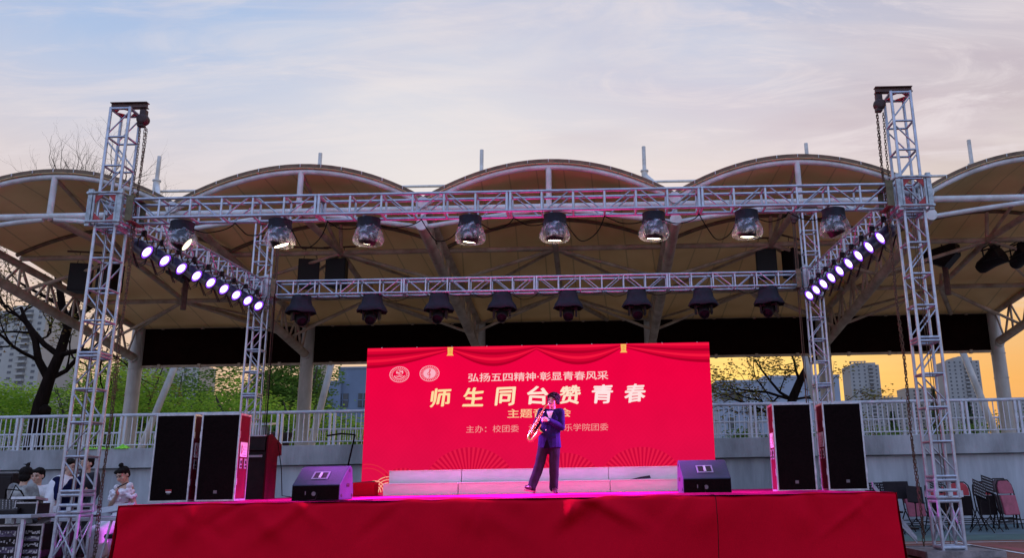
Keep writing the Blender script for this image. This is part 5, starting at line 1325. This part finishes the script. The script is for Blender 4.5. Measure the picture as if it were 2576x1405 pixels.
def watch(b, J, hp, H):
    w_, e_ = Vector(J['wrL']), Vector(J['elL']); ax = (e_-w_).normalized(); t = MB(); t.lathe([(.030, 0), (.033, .006), (.033, .022), (.03, .028)], w_+ax*.005, ax, n=16); x, y = basis(ax); t.lathe([(.02, 0), (.02, .012)], w_+ax*.018+Vector((0, -.034, .0)), (0, -1, .2), n=14); t.build('wrist_watch', mat('watch steel', (.6, .6, .6), .3, .7, 0), b)
def glasses(b, J, hp, H):
    t = MB()
    for s in (-1, 1): t.path([hp(s*.033+.024*math.cos(a), -.098, .008+.021*math.sin(a)) for a in [2*PI*i/16 for i in range(17)]], .0022, n=5); t.path([hp(s*.057, -.096, .012), hp(s*.078, -.04, .012), hp(s*.08, .02, .008)], .002, n=5)
    t.path([hp(-.009, -.1, .012), hp(.009, -.1, .012)], .0022, n=5); t.build('glasses', BLACK, b)
person('young man in a dark suit and glasses stepping forward and playing a saxophone', (pb.x, 15.2, SZ+.006), R(-10), PJ,
       [trousers(SLATE, 1.13, ank=.02), top_garment('jacket', NAVY, hem=.80, loose=1.10, wob=.009, vox=.008), shirt, watch, glasses, shoes(SHOE, 'R')],
       hr=(R(-8), R(-2), R(7)), vox=.0062, hands={'L': ((-.85, -.1, .12), (-.2, 1, -.3), .75, -1), 'R': ((-.05, -.75, -.55), (.8, .3, .1), .6, 1)}, hair='curly', hs=1.10)
# saxophone, held in his hands: a thing of its own
GOLDM = mat('lacquered brass', (.58, .36, .10), .26, .9, .12, 14)
sx_o = thing('saxophone', 'golden alto saxophone held and played by the man in the dark suit', 'saxophone', (pb.x, 15.2, SZ+.006), R(-10))
mo_ = Vector((.07, -.145, 1.585))
tp, bt = Vector((-.03, -.275, 1.485)), Vector((-.315, -.285, 1.00))
ax = (bt-tp).normalized(); sd2 = Vector((.86, -.1, .35)); sd2 = (sd2-ax*sd2.dot(ax)).normalized()
t = MB(); t.path([tp, tp.lerp(bt, .3), tp.lerp(bt, .6), tp.lerp(bt, .85), bt, bt+ax*.035+sd2*.02, bt+ax*.045+sd2*.06, bt+ax*.02+sd2*.10, bt-ax*.06+sd2*.115], .02, n=14, radii=[.012, .016, .020, .025, .029, .032, .034, .036, .038], cap=False); t.build('body_tube', GOLDM, sx_o)
t = MB(); o_ = bt-ax*.05+sd2*.115; up_ = (-ax+sd2*.22).normalized(); t.lathe([(.037, 0), (.041, .06), (.048, .11), (.062, .145), (.066, .148), (.057, .135), (.039, .07)], o_, up_, n=20, capb=False, capt=False); t.build('bell', GOLDM, sx_o)
t = MB(); t.path([tp, tp-ax*.04, tp-ax*.07+Vector((.02, .03, .01)), mo_+Vector((-.035, -.05, .0))], .011, n=10, radii=[.013, .012, .011, .009]); t.build('neck_tube', GOLDM, sx_o)
t = MB(); t.path([mo_+Vector((-.038, -.052, 0)), mo_+Vector((0, 0, -.004)), mo_+Vector((.012, .014, -.005))], .010, radii=[.012, .010, .006], n=10); t.build('mouthpiece', BLACK, sx_o)
t = MB()
for i in range(9):
    u = .12+.095*i; p = tp.lerp(bt, u)+sd2*(.02+.016*u)+Vector((0, -.02, 0)); t.lathe([(.014+.006*u, 0), (.015+.006*u, .006), (.006, .009)], p, (sd2+Vector((0, -.8, 0))).normalized(), n=10)
for off in (.03, -.03): t.path([tp.lerp(bt, .1)+Vector((0, -.028, 0))+sd2*off*.7, tp.lerp(bt, .9)+Vector((0, -.036, 0))+sd2*off], .004, n=5)
t.path([o_+up_*.05-sd2*.01, bt-ax*.14+sd2*.03], .005, n=5); t.build('keys', GOLDM, sx_o)

# ---- the crew standing at the left
def flat_hand(d, n, c): return (d, n, c)
DN = {'L': ((0, -.2, -1), (-1, 0, 0), .35), 'R': ((0, -.2, -1), (1, 0, 0), .35)}
CAMO = mat('grey blotched jacket cloth', (.34, .34, .31), .85, 0, .3, 5, .2, 30, col2=(.10, .09, .09))
BEIGE = mat('beige jacket cloth', (.42, .38, .29), .85, 0, .15, 5, .2, 30)
CREW = 'people standing behind the tables at the left'
DRES = mat('white dress satin', (.80, .76, .80), .6, 0, .06, 5)
DARKT = mat('dark trouser cloth', (.02, .02, .024), .85, 0, .2, 5)
def crew(px, py_top, Y, h): # stand a figure of height h so that the crown of its head comes at that height
    q = at(px, py_top, Y); return (q.x, Y, 0), max(0, h*.985-q.z)
def perched(drop, **k):                  # half seated on a stool: the trunk lower, the knees bent forward
    d = J_of(**k)
    for n in d:
        if n[:2] in ('pe', 'ch', 'ne', 'he', 'sh', 'el', 'wr', 'hi'): d[n] = (d[n][0], d[n][1], d[n][2]-drop)
    if drop > .05:
        hz = d['hipL'][2]; f = -math.sqrt(max(.01, .42**2-(hz-.49)**2))*.95
        for s_, sg in (('L', 1), ('R', -1)): d['kn'+s_] = (sg*.11, f, .49); d['an'+s_] = (sg*.11, f+.04, .08); d['to'+s_] = (sg*.12, f-.12, .035)
    d['drop'] = (drop, 0, 0); return d
loc, s = crew(66, 1178, 13.75, 1.775)
person('person seen from behind with a small topknot and a blotched grey jacket', loc, R(168), perched(s, elL=(.25, -.05, 1.16), wrL=(.16, -.22, 1.05), elR=(-.25, -.05, 1.16), wrR=(-.16, -.22, 1.05)), [top_garment('jacket', CAMO, loose=1.18, hem=.72, wob=.014), trousers(DARKT), shoes(BLACK)],
       hr=(R(28), R(8), 0), hands=DN, hair='topknot', group=CREW, vox=.009)
loc, s = crew(98, 1184, 14.55, 1.755)
person('person in a white tee and beige jacket raising one hand to the chest', loc, R(20), perched(s, elL=(.26, -.04, 1.16), wrL=(.06, -.24, 1.30), elR=(-.25, 0, 1.15), wrR=(-.2, -.15, .95)), [top_garment('tee', WHITE, sleeve='short', hem=.84, loose=1.02, wob=.01), top_garment('jacket', BEIGE, loose=.99, hem=.70, hemw=1.15, wob=.012), trousers(DARKT), shoes(BLACK)],
       hr=(R(-18), R(10), 0), hands={'L': ((-.7, -.2, .5), (0, 1, 0), .7), 'R': DN['R']}, hair='short', group=CREW, vox=.009)
def shawl(M):
    def f(b, J, hp, H):
        def g(t):
            D = J.get('drop', (0,))[0]; ellipsoid(t, (-.06, .04, 1.34-D), (.22, .15, .18)); capsule(t, (-.20, .03, 1.36-D), (-.27, -.02, 1.0-D), .085, .10); capsule(t, (-.27, -.02, 1.0-D), (-.30, -.06, .80-D), .10, .05)
        blob('white_sash', g, .011, M, b, 4, .012, 4, 8.)
    return f
def phone(px, py, Y, label, rot, tilt=0.):
    q = at(px, py, Y); o = thing('mobile_phone', label, 'phone', q, rot); t = MB(); rm = Matrix.Rotation(tilt, 3, 'X'); t.box((0, 0, 0), (.078, .012, .155), rot=rm); t.build('case', BLACK, o, bevel=.004); t = MB(); t.box(rm @ Vector((0, .0075, 0)), (.068, .002, .14), rot=rm); t.build('phone_screen', mat('phone glass', (.03, .03, .035), .1, 0, 0), o)
loc, s = crew(178, 1164, 13.9, 1.74)
person('young man in profile with a white sash over navy sleeves facing right', loc, R(62), perched(s, elL=(.2, -.12, 1.16), wrL=(.1, -.33, 1.22), elR=(-.2, -.10, 1.16), wrR=(-.06, -.30, 1.2)), [top_garment('shirt', NAVY, hem=.84, wob=.01), shawl(WHITE), trousers(DARKT), shoes(BLACK)],
       hr=(R(10), R(6), 0), hands={'L': ((-.3, -.8, .2), (-.5, .3, .4), .6), 'R': ((.4, -.8, .2), (.5, .3, .4), .6)}, hair='short', group=CREW, vox=.009)
def vshirt(b, J, hp, H):
    t = MB(); t.grid(lambda u, v: Vector(((.012+.055*(1-v))*(2*u-1), -.142-.012*math.sin(PI*u), 1.22-J.get('drop', (0,))[0]+.23*(1-v))), 6, 8); t.build('shirt_front', WHITE, b)
loc, s = crew(221, 1155, 14.6, 1.74)
person('young man in a dark suit behind the lattice tower holding a phone up', loc, R(-6), perched(s, elR=(-.23, -.06, 1.15), wrR=(-.11, -.28, 1.30)), [top_garment('suit_jacket', mat('black suit wool', (.016, .016, .022), .8, 0, .2, 6), hem=.80, wob=.008), vshirt, trousers(DARKT), shoes(BLACK)],
       hr=(R(-10), R(4), 0), hands={'L': DN['L'], 'R': ((.1, -.5, .75), (.6, .5, 0), .7)}, hair='short', group=CREW, vox=.009)
phone(207, 1190, 14.22, 'dark phone held up by the young man in the dark suit', R(-10), R(-20))
def ruffles(b, J, hp, H):
    def g(t):
        rnd = random.Random(9); D = J.get('drop', (0,))[0]
        for k in range(34):
            u = k/33; a = PI*(-.06+1.12*u); p = Vector((.205*math.cos(a), -.155*math.sin(a), 1.37-D-.02*math.sin(a)+rnd.uniform(-.03, .03))); ellipsoid(t, p, (.038, .028, .03), n=8)
        for s_ in (-1, 1):
            for k in range(12): a = 2*PI*k/12; ellipsoid(t, (s_*.215+.062*math.cos(a), .0+.062*math.sin(a), 1.29-D+.015*math.sin(3*a)), (.034, .034, .032), n=8)
        for k in range(20): ellipsoid(t, (rnd.uniform(-.14, .14), -.145, rnd.uniform(1.24, 1.34)-D), (.034, .02, .03), n=8)
        ellipsoid(t, (.18, -.02, 1.46-D), (.05, .06, .05), n=8); ellipsoid(t, (-.16, -.02, 1.44-D), (.05, .05, .04), n=8)
    blob('dress_ruffle', g, .009, DRES, b, 2, .006, 7, 30.)
def dress(b, J, hp, H):
    def g(t):
        D = J.get('drop', (0,))[0]; ellipsoid(t, (0, 0, 1.28-D), (.182, .138, .15)); ellipsoid(t, (0, 0, 1.10-D), (.155, .122, .19)); ellipsoid(t, (0, 0, .92-D), (.185, .14, .18)); t.lathe([(.15, 0), (.17, -.15), (.19, -.35), (.22, -.55)], (0, 0, .92-D), n=20)
        for q_ in 'LR': capsule(t, J['hip'+q_], J['kn'+q_], .11, .09); capsule(t, J['kn'+q_], Vector(J['an'+q_])+Vector((0, 0, .1)), .09, .10)
    blob('dress', g, .009, DRES, b, 4, .006, 3, 10.)
loc, s = crew(317, 1182, 13.9, 1.745)
person('young woman with a hair bun and ruffled white dress looking at a phone', loc, R(-28), perched(s, head=(0, -.045, 1.625), shL=(.165, .01, 1.41), shR=(-.165, .01, 1.41), elL=(.25, .05, 1.15), wrL=(.24, .0, .92), elR=(-.22, -.06, 1.13), wrR=(.20, -.22, 1.33)), [dress, ruffles, shoes(WHITE)],
       hr=(R(12), R(26), R(-8)), hands={'L': DN['L'], 'R': ((.35, -.6, .55), (.6, .5, .2), .7)}, hair='bun', group=CREW, vox=.009)
phone(308, 1221, 13.56, 'black phone held by the woman in the white dress', R(-50), R(-62))

# ================================================================== TABLES AND GEAR AT THE LEFT
TOPM = mat('white folding table top', (.42, .44, .46), .5, 0, .1, 4)
PURP = mat('rack face metal', (.10, .08, .14), .35, .4, .4, 14)
def table(xa, xb, y0, dp, label, zt, leg='A'):
    x0_, x1_ = at(xa, 1300, y0).x, at(xb, 1300, y0).x; wd = x1_-x0_
    b = thing('folding_table', label, 'table', (x0_, y0, 0))
    t = MB(); t.box((wd/2, dp/2, zt-.025), (wd, dp, .05)); t.build('table_top', TOPM, b, bevel=.008)
    for xx in (.12, wd-.14):
        for y_ in (.06, dp-.06):
            t = MB()
            if leg == 'A': t.tube((xx, y_, zt-.05), (xx-.13, y_, 0), .018)
            else: t.box((xx, y_, zt/2-.03), (.045, .04, zt-.06))
            t.build('leg', RAILM, b)
    return b, wd
TZ1 = at(40, 1296, 12.3).z
b, wd1 = table(-60, 78, 12.3, .7, 'grey white table at the far left edge carrying the sound desk', TZ1, 'S')
b2, wd2 = table(128, 300, 12.7, .6, 'white folding table with slanted legs in front of the woman in white', at(250, 1303, 12.7).z, 'A')
def rack(xa, xb, y, z1, dp, label, rows):
    x0_, x1_ = at(xa, 1340, y).x, at(xb, 1340, y).x; wd = x1_-x0_; rnd = random.Random(int(xa)+9)
    b = thing('flight_case_rack', label, 'equipment rack', (x0_, y, 0), 0, 'equipment racks under the tables')
    t = MB(); t.box((wd/2, dp/2, z1/2+.03), (wd, dp, z1-.06)); t.build('case', BLACK, b)
    t = MB()
    for xx in (.012, wd-.012): t.box((xx, -.008, z1/2+.03), (.024, .03, z1-.05))
    for zz in (.06, z1-.012): t.box((wd/2, -.008, zz), (wd-.05, .03, .024))
    t.build('edge_trim', EDGE_M, b)
    for k in range(rows):
        z = .13+(z1-.2)*(k+.5)/rows; hh = (z1-.22)/rows*.8
        t = MB(); t.box((wd/2, -.004, z), (wd-.07, .02, hh)); u = t.build('rack_unit', PURP if k % 2 else BLACKM, b)
        t = MB()
        for i in range(9): t.box((.07+(wd-.14)*i/8, -.02, z+rnd.uniform(-.3, .3)*hh), (rnd.uniform(.008, .03), .016, rnd.uniform(.15, .5)*hh))
        for xx in (.05, wd-.05): t.box((xx, -.018, z), (.014, .02, hh*.7))
        t.build('knob_row', EDGE_M, u)
    for xx in (.06, wd-.06):
        t = MB(); t.tube((xx-.015, .06, .03), (xx+.015, .06, .03), .03, n=10); t.build('caster', BLACK, b)
    return b
rack(-30, 50, 12.62, .66, .5, 'black equipment rack with rows of knobs under the sound desk table', 4)
rack(60, 110, 12.75, .66, .5, 'black rack with violet units between the table leg and the slanted legs', 5)
rack(112, 146, 13.05, .70, .5, 'narrow dark amplifier rack behind the front left tower', 6)
q = at(20, 1290, 12.4)
b = thing('mixing_desk', 'black mixing desk with rows of faders on the left table', 'mixing desk', (q.x-.2, 12.42, TZ1+.002))
t = MB(); t.prism([(-.3, 0, 0), (-.3, .5, 0), (-.3, .5, .22), (-.3, .42, .22), (-.3, 0, .06)], (.62, 0, 0)); t.build('console', BLACK, b, bevel=.006)
t = MB()
for i in range(11):
    for k in range(5): t.box((-.26+.052*i, .07+.07*k, .085+.027*k), (.014, .014, .02))
t.build('knobs', EDGE_M, b)
t = MB(); t.path([(-.2, .45, .2), (-.1, .3, .36), (.1, .34, .34), (.25, .3, .16), (.3, .05, .03)], .01, n=5); t.path([(-.1, .4, .2), (.0, .35, .42), (.2, .25, .28), (.3, .2, .1)], .008, n=5); t.build('cable', CAB, b)
q = at(58, 1290, 12.45)
b = thing('effects_unit', 'silver edged effects case standing open beside the mixing desk', 'effects unit', (q.x, 12.45, TZ1+.002))
t = MB(); t.box((0, .2, .075), (.32, .3, .15)); t.build('case', BLACK, b)
t = MB(); t.box((-.02, .14, .215), (.36, .3, .035), rot=Matrix.Rotation(R(-7), 3, 'X')); t.box((0, .06, .16), (.34, .02, .02)); t.build('lid', EDGE_M, b); t = MB()
for xx in (-.16, .16): t.box((xx, .05, .09), (.015, .02, .2))
t.build('corner_trim', EDGE_M, b)
# tall black case at the left edge
b = thing('stage_speaker', 'dark tilted speaker at the far left edge of the picture', 'speaker', (at(-8, 1240, 15).x, 15, 0)); 
t = MB(); t.box((0, .2, .75), (.5, .4, 1.42)); t.box((0, -.005, .75), (.46, .02, 1.3)); t.build('cabinet', BLACK, b, bevel=.02)
# paper and lids on the second table
def paper(px, py, y, w_, d_, rot, label, tilt=0.):
    q = at(px, py, y); o = MB().box((0, 0, 0), (w_, d_, .012), rot=Matrix.Rotation(tilt, 3, 'Y') @ Matrix.Rotation(R(26), 3, 'X')).build('case_lid', TOPM); o.location = q; o.rotation_euler = (0, 0, rot); tag(o, label, 'lid'); return o
paper(246, 1288, 13.0, .9, .22, R(-4), 'pale grey case lid propped on the table behind the front left tower', R(-9))
paper(306, 1279, 13.1, .32, .22, R(4), 'pale case lid propped up in front of the woman in white', R(-10))
paper(134, 1303, 12.9, .42, .2, R(6), 'pale grey case lid leaning beside the narrow rack', R(-14))
for px, py, lb, w_ in ((205, 1285, 'dark blue equipment case on the table behind the tower', .5),):
    q = at(px, py, 13.15); b = thing('equipment_case', lb, 'case', (q.x, 13.15, at(250, 1303, 12.7).z+.002)); t = MB(); t.box((0, .05, .08), (w_, .1, .16)); t.build('body', BLACK, b, bevel=.006); t = MB(); t.box((0, -.002, .15), (w_*.95, .012, .012)); t.build('trim', EDGE_M, b)
BLUEP = mat('blue plastic chair shell', (.045, .075, .12), .5, 0, .15, 6)
def blue_chair(px, py, Y, rz, label):
    q = at(px, py, Y); b = thing('plastic_chair', label, 'chair', (q.x, Y, 0), rz, 'blue plastic chairs behind the tables')
    t = MB(); t.box((0, .2, .66), (.44, .03, .40), rot=Matrix.Rotation(R(-8), 3, 'X')); bk = t.build('backrest', BLUEP, b, bevel=.02); t = MB()
    for i in range(6):
        for k in range(5): t.box((-.16+.064*i, .185+.01*k, .54+.06*k), (.022, .012, .022))
    t.build('holes', BLACK, bk); t = MB(); t.box((0, 0, .44), (.44, .42, .03)); t.build('seat', BLUEP, b, bevel=.02)
    for sx_ in (-1, 1):
        for yy in (-.18, .2): t = MB(); t.tube((sx_*.19, yy, .43), (sx_*.22, yy*1.1, 0), .012); t.build('leg', RAILM, b)
blue_chair(126, 1272, 14.6, R(4), 'blue perforated plastic chair between the beige jacket and the white sash')
blue_chair(283, 1282, 14.2, R(-14), 'blue perforated plastic chair left of the woman in white')
q = at(276, 1350, 12.9)
b = thing('stool', 'dark padded stool behind the front left tower below the hoist chains', 'stool', (q.x, 13.1, 0))
t = MB(); t.lathe([(.17, .42), (.18, .45), (.17, .48)], n=18); t.build('seat', BLACK, b); t = MB(); t.box((.05, .15, .66), (.28, .05, .26)); t.build('backrest', BLACK, b, bevel=.02); t = MB(); t.tube((0, 0, .06), (0, 0, .43), .025)
for k in range(5): a = 2*PI*k/5; t.tube((0, 0, .08), (.24*math.cos(a), .24*math.sin(a), .03), .016)
t.build('base', BLACKM, b)

# ================================================================== CHAIRS AND MUSIC STANDS AT THE RIGHT
REDPAD = mat('red vinyl pad', (.42, .02, .03), .5, 0, .2, 5)
PINKPAD = mat('dusty red vinyl pad', (.34, .06, .10), .55, 0, .2, 5)
def folding_chair(px, Y, rz, label, pad, top=1.0, folded=False):
    q = at(px, 1300, Y); b = thing('folding_chair', label, 'folding chair', (q.x, Y, 0), rz, 'folding chairs along the wall')
    w_ = .23; lean = .28
    def yy(z): return .05+lean*(z/top)*.6 if not folded else .02+.16*z/top
    t = MB(); pts = [(-w_, yy(0)-.28*(not folded), 0), (-w_, yy(.45), .45), (-w_, yy(.8), .80), (-w_*.9, yy(.93), .93), (-w_*.6, yy(top), top), (w_*.6, yy(top), top), (w_*.9, yy(.93), .93), (w_, yy(.8), .8), (w_, yy(.45), .45), (w_, yy(0)-.28*(not folded), 0)]
    t.path(pts, .014, n=8); t.tube((-w_, yy(.2)-.12, .2), (w_, yy(.2)-.12, .2), .01); t.build('front_frame', BLACKM, b)
    for sx_ in (-1, 1): t = MB(); t.tube((sx_*w_*.9, yy(.45), .46), (sx_*(w_+.03), .42 if not folded else .2, 0), .013); t.build('rear_leg', BLACKM, b)
    t = MB(); t.tube((-w_, .30 if not folded else .15, .22), (w_, .30 if not folded else .15, .22), .01); t.tube((-w_, .33 if not folded else .16, .14), (w_, .33 if not folded else .16, .14), .01); t.build('stretcher', BLACKM, b)
    n = 12
    t = MB(); prof = [(-.20, .72), (-.20, .86), (-.16, .95), (-.1, .985), (.1, .985), (.16, .95), (.20, .86), (.20, .72)]
    t.prism([(x, yy(z)-.03, z*top) for x, z in prof], (0, .05, 0)); t.build('backrest', pad, b, bevel=.012)
    t = MB(); t.prism([(-.20, yy(.28)-.07, .30), (.20, yy(.28)-.07, .30), (.205, yy(.70)-.06, .71), (-.205, yy(.70)-.06, .71)], (0, .05, 0)); t.build('seat', mat('black vinyl seat', (.014, .008, .008), .8, 0, .2, 5, spec=.1) if pad is REDPAD else pad, b, bevel=.015)
    return b
folding_chair(2427, 18.5, R(-6), 'folding chair with red backrest and white tag right of the front right tower', REDPAD)
t = MB(); t.box((0, 0, 0), (.10, .012, .04)); o = t.build('tag', mat('white paper sticker', (.8, .8, .8))); o.parent = kids(C.objects['folding_chair'])[0].parent; o.location = (-.02, .09, .42)
folding_chair(2492, 18.6, R(5), 'folding chair with a red backrest behind two music stands', REDPAD)
folding_chair(2550, 18.5, R(20), 'dark folded chair with a pink red pad nearest the right edge of the picture', PINKPAD, 1.03, True)
folding_chair(2537, 18.9, R(12), 'dark folded chair leaning behind the chair at the right edge', mat('dark vinyl pad', (.05, .02, .025), .5, 0, .2, 5), 1.06, True)
folding_chair(2312, 18.4, R(8), 'folding chair with a dusty red seat behind the hoist chains', PINKPAD, .80)
folding_chair(2366, 18.7, R(-10), 'folding chair partly hidden behind the foot of the front right tower', REDPAD, .96)
PERF = mat('perforated stand metal', (.016, .010, .012), .7, .1, .2, 8, spec=.2)
def music_stand(px, Y, zt, rz, label, holes=False, w_=.5, h_=.33, tilt=R(14), roll=0.):
    q = at(px, 1300, Y); b = thing('music_stand', label, 'music stand', (q.x, Y, 0), rz, 'music stands by the wall')
    rot = Matrix.Rotation(roll, 3, 'Y') @ Matrix.Rotation(-tilt, 3, 'X'); c = Vector((0, 0, zt-h_/2))
    t = MB(); t.box(c, (w_, .008, h_), rot=rot); t.box(c+rot @ Vector((0, -.03, -h_/2)), (w_, .06, .008), rot=rot); ds = t.build('desk', PERF, b, bevel=.01)
    if holes:
        t = MB()
        for i in range(8):
            for k in range(5): t.lathe([(.012, 0), (.011, .003)], c+rot @ Vector(((i-3.5)*w_/8.6, -.006, (k-2)*h_/5.6)), rot @ Vector((0, -1, 0)), n=8)
        t.build('holes', CONC2, ds)
    t = MB(); t.tube((0, .02, .24), (0, .02, zt-h_/2), .013); t.tube((0, .02, .6), (0, .02, .66), .022, n=8); t.build('pole', BLACKM, b)
    for k in range(3): a = 2*PI*k/3+.5; t = MB(); t.tube((0, .02, .32), (.27*math.cos(a), .02+.27*math.sin(a), .012), .010, n=6); t.tube((0, .02, .16), (.15*math.cos(a), .02+.15*math.sin(a), .13), .007, n=5); t.build('leg', BLACKM, b)
music_stand(2209, 18.2, 1.03, R(3), 'grey perforated music stand just right of the right speaker', True, .45, .3)
music_stand(2262, 17.6, 1.05, 0, 'wide black music stand between the right speaker and the hoist chains', False, .52, .36)
music_stand(2240, 17.9, 1.02, R(-6), 'perforated music stand half hidden behind the wide black one', True, .3, .3)
music_stand(2307, 17.4, .95, R(10), 'tilted black music stand behind the hoist chains', False, .36, .34, roll=R(6))
music_stand(2362, 17.8, 1.13, R(20), 'tilted perforated music stand seen through the front right tower', True, .34, .30, roll=R(22))
music_stand(2472, 17.6, 1.03, R(24), 'tilted black music stand in front of the second red chair, the lower of two', True, .36, .36, roll=R(20))
music_stand(2494, 17.9, 1.12, R(24), 'tilted black music stand in front of the second red chair, the higher of two', True, .32, .36, roll=R(16))
# small fittings on the wall
